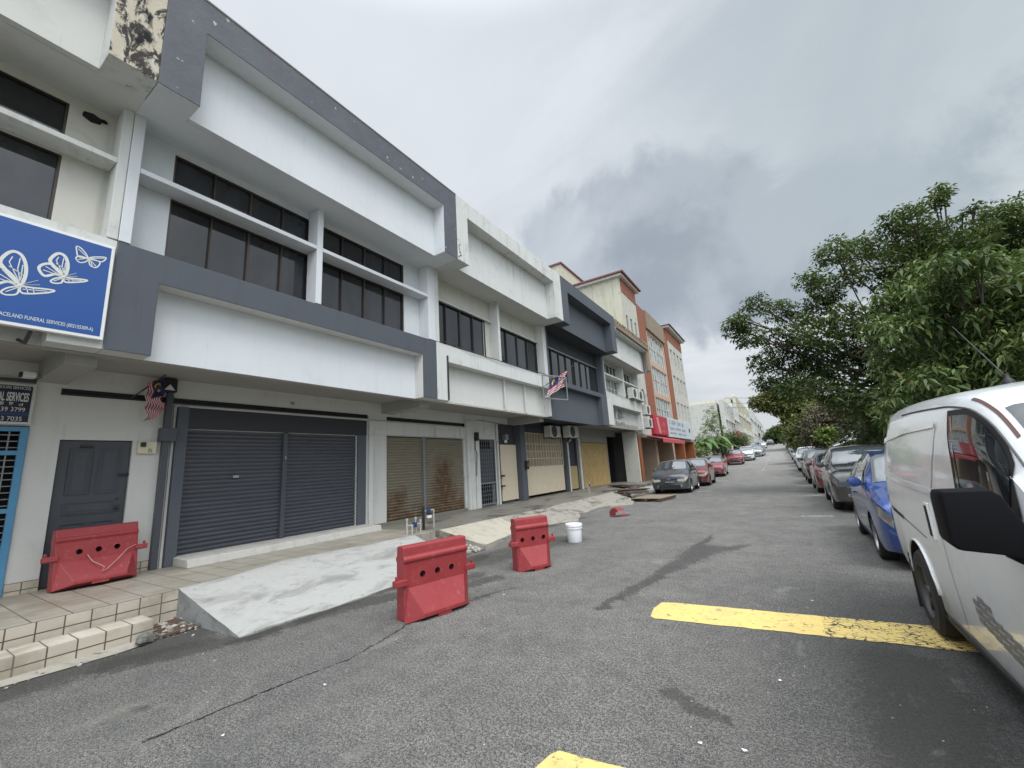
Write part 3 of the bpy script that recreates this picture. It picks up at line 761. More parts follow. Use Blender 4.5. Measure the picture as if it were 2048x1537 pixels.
h = MB(); pp = at(185, 228, 'x', XU + .02); lump(h, (XU + .0, pp.y, pp.z - .06), .11, rr); lump(h, (XU, pp.y + .12, pp.z - .03), .05, rr)
h.build('broken_hole', 'dark_gap', P, recalc=False)
# blue grille door with window lights
G = thing('grille_door', 'blue steel grille door under the black funeral signboard', 'grille door', (XW, .6, FZ))
mb = MB()
for y in (1.20, .62, -.2, -1.0): mb.box(XW - .03, XW + .03, y, y + .075, FZ, 2.54)
for z in (FZ, 1.4, 2.16, 2.48): mb.box(XW - .025, XW + .025, -3, 1.27, z, z + .06)
mb.build('door_frame', 'blue_paint', G, bevel=.004)
mb = MB()
for i in range(26): z = FZ + .12 + i * .085; mb.box(XW - .006, XW + .006, -3, 1.22, z, z + .012)
for y in np.arange(-2.9, 1.2, .16): mb.box(XW - .012, XW + .0, y, y + .014, FZ + .05, 2.5)
mb.build('grille', 'grey_metal', G)
# black service board
B = thing('service_signboard', 'black board with white lettering and phone numbers above the blue grille door', 'signboard', (XW, .6, 2.9))
mb = MB(); mb.box(XW + .005, XW + .05, -3, 1.275, 2.575, 3.13); mb.build('frame', 'off_white', B)
mb = MB(); mb.box(XW + .04, XW + .056, -2.95, 1.245, 2.605, 3.10); mb.build('board', 'sign_navy', B)
mb = MB(); mb.box(XW + .05, XW + .059, -2.95, 1.243, 2.690, 2.738); mb.build('colour_band', 'sign_band', B)
for s, z, sz, yy, b_, sx_ in (('(24 HOURS SERVICES)', 3.052, .052, 1.225, 0, .72), ('FUNERAL SERVICES', 2.888, .165, 1.22, .004, .30), ('39 3799', 2.745, .080, 1.205, 0, .85), ('33 7035', 2.618, .082, 1.19, 0, .85)):
    text_mesh('lettering', s, sz, 'sign_ink', face_px(XW + .060, yy, z), B, .002, 'RIGHT', sx_, b_)
glyphs('lettering', 'sign_ink', B, XW + .055, .96, 2.822, .045, .050, 3, 9, .9, .005)
# blue butterfly signboard
B = thing('butterfly_signboard', 'large blue signboard with silver butterflies on the upper left fascia', 'signboard', (XF, -1, 4.0))
mb = MB(); mb.box(XF - .015, XF + .055, -4.5, 1.485, 3.435, 4.69); mb.build('frame', 'white_plastic', B, bevel=.006)
XS = XF + .058
mb = MB(); mb.box(XF + .05, XS, -4.45, 1.450, 3.475, 4.655); mb.build('face', 'sign_blue', B)
text_mesh('lettering', 'GRACELAND FUNERAL SERVICES (002155309-A)', .062, 'sign_ink', face_px(XS + .001, 1.385, 3.528), B, .001, 'RIGHT', .60, 0)
def on_sign(L): # crop coordinates -> sign plane
    return [at(x / 4.27, 400 + y / 4.27, 'x', XS) for x, y in L]
def ribbon(mb, pts, w, x, close=False):
    P2 = [(p.y, p.z) for p in pts]
    if close: P2.append(P2[0])
    for k_, (a, b) in enumerate(zip(P2[:-1], P2[1:])):
        x += .00012 * (1 if k_ % 2 else -1) + .00001
        dx, dz = b[0] - a[0], b[1] - a[1]; L = math.hypot(dx, dz) or 1; nx, nz = -dz / L * w / 2, dx / L * w / 2; ex, ez = dx / L * w * .3, dz / L * w * .3
        mb.quad((x, a[0] + nx - ex, a[1] + nz - ez), (x, b[0] + nx + ex, b[1] + nz + ez), (x, b[0] - nx + ex, b[1] - nz + ez), (x, a[0] - nx - ex, a[1] - nz - ez))
def curve(L, k=4, close=True):
    out_ = []; n_ = len(L); rng_ = range(n_ if close else n_ - 1)
    for i in rng_:
        p0, p1, p2, p3 = (L[(i - 1) % n_], L[i], L[(i + 1) % n_], L[(i + 2) % n_]) if close else (L[max(i - 1, 0)], L[i], L[min(i + 1, n_ - 1)], L[min(i + 2, n_ - 1)])
        for j in range(k):
            t = j / k
            out_.append(tuple(.5 * (2 * p1[q] + (p2[q] - p0[q]) * t + (2 * p0[q] - 5 * p1[q] + 4 * p2[q] - p3[q]) * t * t + (3 * p1[q] - p0[q] - 3 * p2[q] + p3[q]) * t ** 3) for q in (0, 1)))
    return out_
def butterfly(wings, veins, body, ox=0, oy=0, s=1.0):
    mb = MB(); f = lambda L: on_sign([(ox + x * s, oy + y * s) for x, y in L])
    for wgt, L in wings: ribbon(mb, f(curve(L)), wgt, XS + .0015, True)
    for L in veins: ribbon(mb, f(L), .009, XS + .0032)
    for wgt, L in body: ribbon(mb, f(L), wgt, XS + .0042)
    mb.build('butterfly', 'sign_ink', B, recalc=False)
W1 = [(.030, [(535, 640), (455, 560), (428, 515), (470, 470), (515, 460), (560, 490), (580, 560), (565, 630)]),
      (.026, [(530, 655), (470, 635), (380, 650), (332, 590), (360, 555), (430, 548), (500, 600)]),
      (.016, [(530, 665), (470, 672), (432, 695), (460, 712), (520, 710), (535, 685)]),
      (.018, [(548, 665), (620, 672), (700, 680), (745, 690), (690, 702), (560, 704)])]
V1 = [[(540, 640), (480, 520), (500, 490)], [(545, 640), (530, 560), (545, 500)], [(545, 640), (560, 540)], [(480, 545), (565, 600)], [(530, 655), (370, 600)], [(530, 655), (390, 570)], [(525, 650), (440, 565)],
      [(530, 670), (460, 695)], [(560, 680), (700, 692)], [(580, 672), (590, 702)], [(620, 674), (625, 702)]]
butterfly(W1, V1, [(.022, [(520, 660), (560, 655)]), (.004, [(560, 650), (650, 628)]), (.004, [(560, 655), (660, 655)])])
butterfly(W1, V1, [(.022, [(520, 660), (560, 655)]), (.004, [(560, 650), (650, 628)]), (.004, [(560, 655), (660, 655)])], -623, -229, 1.46)
W3 = [(.013, [(750, 495), (700, 420), (655, 398), (655, 440), (670, 485)]), (.013, [(750, 505), (680, 480), (648, 500), (680, 535), (730, 530)]),
      (.013, [(765, 495), (830, 488), (905, 495), (870, 530), (800, 510)]), (.013, [(762, 512), (770, 560), (815, 580), (845, 560), (850, 530), (800, 515)])]
butterfly(W3, [[(750, 495), (670, 420)], [(750, 500), (670, 510)], [(765, 500), (890, 500)], [(770, 515), (820, 570)], [(770, 515), (790, 572)]], [(.016, [(745, 490), (765, 520)])])
mb = MB(); mb.tube([(XF - .25, .85, 3.36), (XF - .1, .88, 3.30), (XF - .02, .90, 3.42)], .02); mb.build('bracket', 'dark_metal', B)

# ---- no. 70, the grey and white shophouse
P = thing('shophouse', 'smart white shophouse with broad dark grey frames and twin dark roller shutters', 'shophouse', (XW, S(0) + 3, FZ), 'shophouses in the row')
ground_shell(P, 0, 'white_wall', 'soffit_shaded', [(1.59, 2.41, FZ - .1, 2.38), (3.10, 6.64, FZ - .1, 2.59), (1.53, 6.95, 3.03, 3.13)])
beam(P, S(1) - .02, 'soffit_shaded')
ring(P, 0, XF, -7.18, 3.34, 4.38, 4.815, 'grey_paint', 'white_main', inner='white_wall')
ring(P, 0, XP, -6.46, 6.80, 8.06, 8.62, 'grey_weathered', 'white_main', name='parapet', pname='parapet_panel', inner='white_main')
mb = MB(); mb.box(XP - .02, XP + .008, S(0) + .005, S(1) - .005, 8.60, 8.63); mb.build('coping', 'roof_grey', P)
upper(P, 0, 'white_main', 'white_main', [(2.10, 4.38, 4.9, 5.923), (2.10, 4.38, 6.0, 6.69), (4.52, 6.80, 4.9, 5.923), (4.52, 6.80, 6.0, 6.69)], post=4.30, colm='white_main')
for (a, b) in ((2.10, 4.38), (4.52, 6.80)):
    window(P, XU - .03, a, b, 4.9, 5.923, 4); window(P, XU - .03, a, b, 6.0, 6.69, 4)
shutter(P, 3.10, 4.83, .49, 2.59, 'shutter_dark'); shutter(P, 4.92, 6.64, .49, 2.59, 'shutter_dark')
mb = MB(); mb.box(XW - .10, XW + .022, 4.83, 4.92, .48, 2.60); mb.build('shutter_post', 'frame_dark', P, bevel=.004)
for q in ((.10, 2.94, 3.10, FZ, 2.97), (.05, 6.64, 6.88, .48, 2.599)): mb = MB(); mb.box(XW + .001, XW + q[0], *q[1:]); mb.build('shutter_frame', 'grey_paint', P, bevel=.006)
mb = MB(); mb.box(XW + .001, XW + .06, 3.101, 6.88, 2.60, 2.97); mb.build('shutter_housing', 'head_shaded', P, bevel=.006)
mb = MB(); mb.box(XW + .002, XW + .03, 2.90, 2.935, FZ, 2.97); mb.box(XW + .002, XW + .05, 2.90, 6.90, 2.972, 3.0); mb.build('white_trim', 'white_wall', P)
mb = MB(); mb.box(XW - .05, XW + .03, 1.53, 6.95, 3.035, 3.06); mb.box(XW - .05, XW + .03, 1.53, 6.95, 3.085, 3.10); mb.box(XW - .06, XW - .02, 1.53, 6.95, 3.03, 3.13); mb.build('vent_slot', 'black', P)
mb = MB(); mb.cbox((XW - .025, 3.97, 1.74), (.03, .10, .04)); mb.build('shutter_handle', 'steel', P)
mb = MB(); mb.cbox((XW + .03, 4.875, 2.08), (.02, .02, .06)); mb.build('shutter_latch', 'steel', P)
text_mesh('house_number', '70', .095, 'black', face_px(XW + .004, 4.93, 3.205), P, .002, 'LEFT', 1.1, .001)
D = MB(); x = XW - .05; y0, y1, z0, z1 = 1.60, 2.40, FZ + .01, 2.37
D.box(x - .04, x, y0, y1, z0, z1)
door = D.build('door', 'door_dark', P)
D = MB()
for (a, b, c, d) in ((.12, .37, 1.22, 1.90), (.44, .69, 1.22, 1.90), (.12, .69, .93, 1.12), (.12, .37, .14, .83), (.44, .69, .14, .83)):
    ya, yb, za, zb = y0 + a, y0 + b, z0 + c, z0 + d
    D.box(x, x + .012, ya, yb, za, za + .02); D.box(x, x + .012, ya, yb, zb - .02, zb); D.box(x, x + .012, ya, ya + .02, za + .02, zb - .02); D.box(x, x + .012, yb - .02, yb, za + .02, zb - .02)
    D.box(x, x + .008, ya + .055, yb - .055, za + .055, zb - .055)
D.build('door_panels', 'door_dark', door, bevel=.003)
D = MB(); D.lathe([(0, 0), (.012, 0), (.012, .035), (.028, .045), (.03, .065), (.018, .08), (0, .082)], (x, y1 - .09, z0 + 1.0), 'x', 16); D.lathe([(0, 0), (.02, 0), (.02, .012), (0, .012)], (x, y1 - .09, z0 + 1.13), 'x', 12)
D.build('door_knob', 'dark_metal', door, smooth=True)
D = MB(); D.box(x, x + .02, y1 - .12, y1 + .04, z0 + 1.47, z0 + 1.51); D.box(x, x + .03, y0 + .22, y0 + .36, z1 - .10, z1 - .07); D.build('door_bolt', 'black', door)
mb = MB(); mb.box(XW, XW + .02, S(0), 1.59, FZ, FZ + .15); mb.box(XW, XW + .02, 2.41, 2.76, FZ, FZ + .15); mb.build('skirting', 'step_tiles', P)
mb = MB(); mb.box(XW + .005, XW + .10, 2.765, 2.855, FZ, 3.15); mb.box(XW + .004, XW + .15, 2.71, 2.93, 2.37, 2.59); mb.box(XW + .01, XW + .09, 2.77, 2.85, 3.15, 3.44); mb.build('rainwater_pipe', 'frame_dark', P, bevel=.004)
mb = MB(); mb.prism([(-8.70, FZ), (-8.70, .485), (-8.13, .475), (-8.10, FZ)], 'y', 3.06, 6.86)
mb.box(XW - .12, -8.699, 3.06, 6.86, FZ, .483)
mb.build('threshold_step', 'step_concrete', P, bevel=.01)

def tthing(name, label, cat, loc, parts, group=None):
    t = thing(name, label, cat, loc, group)
    for pn, mb, m, kw in parts: mb.build(pn, m, t, **kw)
    return t
m1 = MB(); m1.box(XW + .002, XW + .06, 2.46, 2.70, 2.17, 2.36); m2 = MB(); m2.box(XW + .06, XW + .10, 2.49, 2.55, 2.28, 2.35); m2.box(XW + .06, XW + .07, 2.60, 2.605, 2.19, 2.26); m2.box(XW + .06, XW + .07, 2.63, 2.635, 2.19, 2.24)
tthing('doorbell_box', 'small cream box with a black switch between grey door and downpipe', 'electrical box', (XW, 2.58, 2.2), [('box', m1, 'cream_box', dict(bevel=.006)), ('switch', m2, 'black', {})])
m1 = MB(); m1.box(XW + .03, XW + .16, 2.66, 2.87, 3.20, 3.43); m2 = MB(); m2.prism([(2.69, 3.23), (2.84, 3.23), (2.765, 3.33)], 'x', XW + .16, XW + .164)
tthing('arrow_lightbox', 'small black box with a white triangle above the dark downpipe', 'light box', (XW, 2.76, 3.2), [('box', m1, 'black', dict(bevel=.006)), ('triangle', m2, 'white_plastic', {})])
# cctv camera
m1 = MB(); m1.box(-8.60, -8.42, 1.10, 1.22, 3.19, 3.26); m2 = MB(); m2.tube([(-8.75, 1.30, 3.28), (-8.6, 1.26, 3.26), (-8.52, 1.18, 3.25)], .015); m3 = MB(); m3.lathe([(0, 0), (.035, 0), (.035, .03), (0, .03)], (-8.51, 1.07, 3.225), 'y', 14)
tthing('cctv_camera', 'small white security camera above the black signboard', 'camera', (-8.6, 1.2, 3.2), [('housing', m1, 'white_plastic', dict(bevel=.01)), ('bracket', m2, 'off_white', {}), ('lens', m3, 'black', {})])
m1 = MB()
for i in range(5): m1.tube([(XW + .03, -3, 3.17 + .012 * i), (XW + .04, -.4, 3.185 + .01 * i), (XW + .03 + .01 * i, .6, 3.17), (XW + .03, 1.27, 3.165 + .01 * i)], .009, 6)
m1.build('cable', 'wire'); tag(bpy.data.objects['cable'], 'bundle of black cables running along the top of the black signboard', 'cable')

# ---- second shophouse, white with rusty shutters
P = thing('shophouse', 'off-white shophouse with rust-stained roller shutters and a barred staircase gate', 'shophouse', (XW, S(1) + 3, FZ), 'shophouses in the row')
ground_shell(P, 1, 'white_shop', 'soffit_shaded', [(7.11, 10.75, FZ - .1, 2.62), (11.48, 12.5, FZ - .1, 2.64), (7.0, 11.0, 3.02, 3.13)])
beam(P, S(2) - .02, 'soffit_shaded')
ring(P, 1, XF, -7.16, 3.34, 4.36, 4.815, 'white_shop', 'white_wall', .44, .02)
ring(P, 1, XP, -6.46, 6.80, 8.16, 8.64, 'white_old', 'white_shop', .45, .62, name='parapet', pname='parapet_panel')
upper(P, 1, 'cream_old', 'white_wall', [(7.69, 10.05, 4.9, 6.12), (10.62, 13.36, 4.9, 6.12)], post=10.4, colm='white_old', fin=False)
mb = MB(); mb.box(XU - .02, XU + .10, 7.56, 13.6, 6.12, 6.16); mb.build('window_hood', 'white_old', P)
window(P, XU + .02, 7.69, 10.10, 4.88, 6.12, 4, 'black_frame'); window(P, XU + .02, 10.62, 13.36, 4.88, 6.12, 4, 'black_frame')
shutter(P, 7.11, 8.88, .44, 2.60, 'shutter_rust'); shutter(P, 8.96, 10.75, .44, 2.60, 'shutter_rust')
mb = MB(); mb.box(XW - .10, XW + .02, 8.88, 8.96, .40, 2.62); mb.build('shutter_post', 'grey_metal', P)
for q in ((.06, 6.97, 7.09, FZ, 2.985), (.10, 10.82, 11.18, FZ, 3.2), (.10, 11.22, 11.46, FZ, 2.7)): mb = MB(); mb.box(XW + .001, XW + q[0], *q[1:]); mb.build('pilaster', 'white_old', P, bevel=.008)
mb = MB(); mb.box(XW + .001, XW + .055, 7.091, 10.819, 2.64, 2.985); mb.build('lintel', 'white_old', P, bevel=.008)
mb = MB(); mb.box(XW - .15, XW - .06, 7.0, 11.0, 3.02, 3.13); mb.build('vent_slot', 'black', P)
mb = MB(); mb.box(XW - .2, XW + .03, 7.09, 10.80, FZ - .02, .43); mb.build('threshold_step', 'walk_concrete', P)
mb = MB()
for i in range(9): y = 11.50 + i * .12; mb.box(XW - .03, XW - .015, y, y + .014, .42, 2.62)
for i in range(16): z = .44 + i * .14; mb.box(XW - .036, XW - .02, 11.48, 12.5, z, z + .012)
for y in (11.48, 12.46): mb.box(XW - .04, XW, y, y + .04, .40, 2.64)
for z in (.40, 1.10, 2.60): mb.box(XW - .04, XW, 11.52, 12.46, z, z + .04)
mb.build('gate', 'grey_metal', P)
mb = MB(); mb.box(XW - .06, XW - .045, 11.5, 12.48, 1.12, 2.3); mb.build('gate_mesh', 'frame_dark', P)
mb = MB(); mb.tube([(XW + .06, 12.60, FZ), (XW + .06, 12.60, 3.18)], .045, 10); mb.build('rainwater_pipe', 'off_white', P, smooth=True)
for i, (pa, pb, pm) in enumerate(((7.94, .022, 'black_frame'),)):
    mb = MB(); mb.box(XF + .002, XF + .03, 7.93, 7.97, 3.36, 4.52); mb.build('fascia_pipe', pm, P)
mb = MB(); x = XF - .19
for y in (8.06, 10.80, 12.05): mb.box(x, x + .03, y, y + .05, 3.345, 4.355)
mb.box(x, x + .03, 8.06, 13.4, 3.345, 3.38); mb.build('signboard_rails', 'off_white', P)
mb = MB(); pp = at(985, 878, 'x', XW + .1); mb.box(XW + .06, XW + .2, 12.63, 12.78, 1.3, 1.36); mb.box(XW + .06, XW + .2, 12.63, 12.78, .95, 1.0); mb.build('gate_bolt', 'black', P)
mb = MB(); mb.box(XW + .10, XW + .22, 11.19, 11.30, 2.55, 2.83); mb.tube([(XW + .12, 11.22, 2.6), (XW + .12, 11.20, 2.3), (XW + .12, 11.28, 2.1), (XW + .12, 11.22, 1.4)], .012, 6); mb.build('meter_box', 'black', P)
mb = MB(); [lump(mb, (XP - .035, S(1) + .04 + rr.uniform(-.03, .10), 6.86 + k * .035), .05, rr) for k in range(16)]; mb.build('broken_corner', 'dark_wood', P, recalc=False)

# ---- third shophouse, all dark grey
P = thing('shophouse', 'shophouse painted dark grey from parapet to fascia, with cream folding gates', 'shophouse', (XW, S(2) + 3, FZ), 'shophouses in the row')
ground_shell(P, 2, 'grey_wall', 'grey_wall', [(12.75 + .9, 13.82, FZ - .1, 2.45), (14.3, 18.1, FZ - .1, 3.0), (18.25, 19.6, FZ - .1, 3.0)])
ring(P, 2, XF, -7.16, 3.30, 4.62, 4.80, 'grey_paint', 'grey_paint', .16, .75)
ring(P, 2, XP, -6.50, 6.80, 8.14, 8.66, 'grey_paint', 'grey_paint', .58, .60, name='parapet', pname='parapet_panel')
upper(P, 2, 'grey_wall', 'grey_wall', [(13.9, 19.5, 4.75, 6.14)], colm='grey_paint', fin=False)
mb = MB(); mb.box(XU - .02, XU + .08, 13.75, 19.4, 6.14, 6.19); mb.build('window_hood', 'grey_metal', P)
window(P, XU + .02, 13.9, 16.6, 4.75, 6.14, 4, 'black_frame'); window(P, XU + .02, 16.75, 19.5, 4.75, 6.14, 4, 'black_frame')
mb = MB(); mb.box(XW + .001, XW + .03, 12.68, 13.6, FZ, 3.2); mb.build('corner_wall', 'grey_wall', P)
mb = MB(); mb.box(XW + .032, XW + .07, 12.75, 13.82, .44, 2.45); mb.build('door', 'cream_panel', P, bevel=.004)
for q in ((.28, 13.86, 14.22, 3.3), (.16, 18.13, 18.26, 3.0)): mb = MB(); mb.box(XW + .001, XW + q[0], q[1], q[2], FZ, q[3]); mb.build('pilaster', 'grey_paint', P, bevel=.008)
mb = MB(); x = XW - .04
for i in range(16):
    y = 14.30 + i * .2375; mb.prism([(x, y), (x + .03, y + .06), (x + .03, y + .18), (x, y + .2375), (x - .01, y + .2375), (x - .01, y)], 'z', .46, 1.59)
mb.build('folding_gate', 'cream_panel', P)
mb = MB()
for i in range(17): y = 14.30 + i * .2375; mb.box(x - .01, x + .03, y - .02, y + .02, 1.59, 2.98)
for z in (1.57, 1.9, 2.2, 2.5, 2.95): mb.box(x - .006, x + .024, 14.3, 18.1, z, z + .03)
for i in range(40): y = 14.35 + i * .094; mb.box(x - .008, x + .012, y, y + .012, 1.6, 2.96)
mb.build('gate_grille', 'cream_metal', P)
mb = MB(); mb.box(x - .12, x - .10, 14.3, 18.1, 1.5, 3.0); mb.build('gate_backing', 'shutter_rust', P)
mb = MB(); mb.box(x - .01, x + .03, 18.30, 19.55, .42, 1.5); mb.build('low_panel', 'yellow_panel', P)
mb = MB(); mb.box(x - .10, x - .06, 18.28, 19.58, 1.5, 3.0); mb.build('upper_panel', 'grey_wall', P)
mb = MB(); mb.tube([(XW + .1, 18.40, FZ), (XW + .1, 18.40, 2.6), (XW + .15, 18.7, 2.75)], .05, 10); mb.tube([(XW + .12, 19.74, FZ), (XW + .12, 19.74, 2.75), (XW + .3, 19.2, 2.9), (XW + .3, 18.4, 3.0)], .06, 10)
mb.build('rainwater_pipe', 'off_white', P, smooth=True)
t = thing('security_light', 'small grey floodlight on the dark wall above the plain cream door', 'light', (XW, 13.0, 2.6))
mb = MB(); mb.box(XW + .05, XW + .22, 12.93, 13.12, 2.62, 2.82); mb.build('housing', 'grey_metal', t, bevel=.01)
mb = MB(); mb.lathe([(0, 0), (.05, 0), (.06, -.09), (0, -.10)], (XW + .14, 13.02, 2.61), 'z', 14); mb.build('lamp', 'white_plastic', t, smooth=True)
t = thing('padlock_box', 'small red and black lock box on the grey pillar beside the folding gate', 'lock box', (XW + .28, 14.2, 1.6))
mb = MB(); mb.box(XW + .281, XW + .36, 14.05, 14.25, 1.50, 1.82); mb.build('case', 'black', t); mb = MB(); mb.box(XW + .36, XW + .368, 14.12, 14.22, 1.60, 1.72); mb.build('label_plate', 'awning_red', t)

# ---- fourth shophouse, oldest
P = thing('shophouse', 'stained old shophouse with Chinese lettering on its fascia and a yellow folding shutter', 'shophouse', (XW, S(3) + 3, FZ), 'shophouses in the row')
ground_shell(P, 3, 'shaded_old_wall', 'shaded_old_wall', [(20.1, 24.02, FZ - .1, 2.68), (24.10, 25.80, FZ - .1, 3.1)])
pan = ring(P, 3, XF + .02, -7.22, 3.36, 4.40, 5.02, 'white_old', 'pale_aged', .75, .30)
ring(P, 3, XP - .02, -6.44, 6.80, 8.02, 8.20, 'white_old', 'white_old', .04, .06, name='parapet', pname='parapet_panel')
mb = MB(); mb.box(XP - .12, XP + .09, S(3) + .1, S(4) - .15, 8.12, 8.22); mb.box(XP - .25, XP + .02, S(3) + .1, S(4) - .15, 8.22, 8.60)
for i in range(16): lump(mb, (XP - .02, S(3) + .4 + i * .36, 8.5), .12, rr)
mb.box(XP - .08, XP + .04, S(4) - .5, S(4) - .02, 6.82, 8.12); mb.build('stained_ledge', 'brown_stain', P)
upper(P, 3, 'pale_aged', 'pale_aged', [(20.5, 22.6, 4.95, 5.9), (20.5, 22.6, 6.02, 6.7), (23.0, 25.1, 4.95, 5.9), (23.0, 25.1, 6.02, 6.7)], post=22.7, colm='white_old')
for a in (20.5, 23.0):
    window(P, XU - .03, a, a + 2.1, 4.95, 5.9, 4, 'off_white', 'pale_glass' if a < 22 else 'dark_glass', rows=2); window(P, XU - .03, a, a + 2.1, 6.02, 6.7, 4, 'off_white')
glyphs('lettering', 'grey_metal', P, -7.218, 20.75, 3.80, .50, .56, 4, 11, .16, .03)
glyphs('lettering', 'grey_metal', P, -7.218, 20.9, 3.44, .26, .28, 7, 12, .16, .02)
mb = MB(); x = XW - .04
for i in range(20):
    y = 20.12 + i * .195; mb.prism([(x, y), (x + .05, y + .0975), (x, y + .195), (x - .01, y + .195), (x - .01, y)], 'z', .36, 2.66)
mb.build('folding_shutter', 'shutter_yellow', P)
mb = MB(); mb.box(XW - .05, XW + .03, 20.1, 24.02, 2.68, 3.0); mb.box(XW + .001, XW + .06, 19.98, 20.1, FZ, 2.7); mb.build('shutter_head', 'shaded_old_wall', P)
mb = MB(); mb.box(-19, -8.285, 25.72, 25.84, .1, 3.33); mb.build('end_wall', 'dim_interior', P)  # near-black sheet behind the opening, stands for the unlit interior
mb = MB(); mb.box(-8.28, -7.42, 25.60, S(4) + .06, .1, 3.33); mb.build('end_pillar', 'cream_old', P, bevel=.01)
mb = MB(); mb.box(XW - 1.4, XW - 1.3, 24.2, 25.65, FZ, 3.1); mb.box(XW - .5, XW - .3, 24.7, 24.9, .4, 1.4); mb.build('stair_hall', 'dark_gap', P)

def ac_unit(x, y, z, label, w=.85, h=.6, d=.32):
    t = thing('air_conditioner', label, 'air conditioner', (x, y, z), 'outdoor air conditioner units')
    mb = MB(); mb.box(x, x + d, y, y + w, z, z + h); mb.build('casing', 'off_white', t, bevel=.015)
    mb = MB(); mb.lathe([(.0, .004), (.23, .004), (.24, 0), (.25, .012)], (x + d, y + w * .38, z + h / 2), 'x', 24); mb.build('fan', 'ac_fan', t)
    mb = MB()
    for r_ in (.06, .11, .16, .21): mb.lathe([(r_, .018), (r_ + .008, .022), (r_ + .016, .018)], (x + d, y + w * .38, z + h / 2), 'x', 20)
    mb.build('fan_guard', 'grey_metal', t)
    mb = MB(); mb.box(x - .1, x + d, y + .1, y + .14, z - .04, z); mb.box(x - .1, x + d, y + w - .14, y + w - .1, z - .04, z); mb.build('bracket', 'dark_metal', t)
ac_unit(-8.68, 16.2, 2.80, 'air conditioner unit under the grey soffit above the cream gate, nearer of the two', 1.0, .5)
ac_unit(-8.55, 17.8, 2.82, 'air conditioner unit under the grey soffit above the yellow panel, further of the two', 1.1, .55)
ac_unit(-6.95, 23.3, 5.03, 'air conditioner unit standing on the fascia of the old shophouse, left one', .9, .62)
ac_unit(-6.95, 24.5, 5.03, 'air conditioner unit standing on the fascia of the old shophouse, right one', .9, .62)
ac_unit(-6.98, 25.9, 4.3, 'air conditioner unit hanging at the orange block above the red sign, upper', .9, .6)
ac_unit(-6.98, 26.0, 3.5, 'air conditioner unit hanging at the orange block beside the red sign, lower', .9, .6)
for (x, y, z) in ():
    pass
# satellite dish on the old shophouse
t = thing('satellite_dish', 'round grey satellite dish on the fascia of the old shophouse', 'satellite dish', (-6.8, 25.4, 5.1))
mb = MB(); mb.lathe([(0, 0), (.16, .01), (.30, .05), (.38, .10)], (-6.75, 25.45, 5.45), 'x', 24); mb.build('dish', 'grey_metal', t, smooth='all')
mb = MB(); mb.tube([(-6.95, 25.45, 5.0), (-6.8, 25.45, 5.4)], .025); mb.tube([(-6.7, 25.45, 5.1), (-6.45, 25.45, 5.45)], .012); mb.build('mast', 'dark_metal', t)

# ---- two flags
def flag(name, label, O, U, V, mast, w=20, h=14, fold=.05):
    """O corner, U along the hoist-to-fly edge, V down; stripes and canton are faces of one cloth"""
    O, U, V = Vector(O), Vector(U), Vector(V); N_ = U.cross(V).normalized()
    t = thing(name, label, 'flag', tuple(O)); mb = MB()
    P_ = [[O + U * (i / w) + V * (j / h) + N_ * (fold * math.sin(i * .9 + j * .35) * (i / w) ** .5) + V * (.06 * math.sin(i * .7) * i / w) for i in range(w + 1)] for j in range(h + 1)]
    for j in range(h):
        for i in range(w):
            mb.cur = 2 if (j < 8 and i < w // 2) else (0 if j % 2 == 0 else 1)
            mb.add([P_[j][i], P_[j][i + 1], P_[j + 1][i + 1], P_[j + 1][i]], [(0, 1, 2, 3)])
    mb.build('cloth', ['flag_red', 'flag_white', 'flag_blue'], t, smooth='all')
    mb = MB(); cu, cv = .20, .27
    def q(u, v, o_=.0): i, j = u * w, v * h; return O + U * u + V * v + N_ * (fold * math.sin(i * .9 + j * .35) * max(u, 0) ** .5) + V * (.06 * math.sin(i * .7) * u)
    for side in (-.007, .007):
        arc = [q(cu + .085 * math.cos(a), cv + .17 * math.sin(a)) + N_ * side for a in np.linspace(.9, 5.4, 12)]
        inn = [q(cu + .035 + .07 * math.cos(a), cv + .14 * math.sin(a)) + N_ * side for a in np.linspace(1.0, 5.3, 12)]
        mb.grid([arc, inn])
        c = q(cu + .10, cv); k0 = [c + N_ * side + (U.normalized() * math.cos(a) * U.length * (.055 if m_ % 2 else .022) + V.normalized() * math.sin(a) * U.length * (.055 if m_ % 2 else .022)) for m_, a in enumerate(np.linspace(0, 6.283, 29)[:-1])]
        mb.add([c + N_ * side] + k0, [(0, 1 + i, 1 + (i + 1) % 28) for i in range(28)])
    mb.build('crescent_and_star', 'flag_yellow', t, recalc=False)
    mb = MB(); mb.tube(mast, .012, 8); mb.build('flagpole', 'dark_metal', t)
flag('flag', 'striped flag with yellow crescent drooping by the dark downpipe near the grey door', (-8.42, 2.61, 3.40), (.02, .03, -.62), (-.16, -.17, -.10), [(-8.72, 2.30, 3.05), (-8.40, 2.63, 3.44)], fold=.06)
flag('flag', 'red and white striped flag on a slanting pole over the white fascia', (-6.72, 13.35, 4.62), (.28, .85, .46), (-.02, -.36, -.66), [(-6.85, 13.0, 4.35), (-6.1, 14.9, 5.55)], fold=.10)
t = thing('bracket_frame', 'grey metal bracket frame standing off the end of the white fascia', 'bracket', (XF, 13.1, 4.4))
mb = MB()
a0, b0 = (XF + .02, 13.05), (XF + .55, 13.9)
for z in (3.95, 4.80): mb.tube([(a0[0], a0[1], z), (b0[0], b0[1], z - .05)], .02, 6); mb.tube([(a0[0], 13.6, z), (b0[0], b0[1], z - .05)], .015, 6)
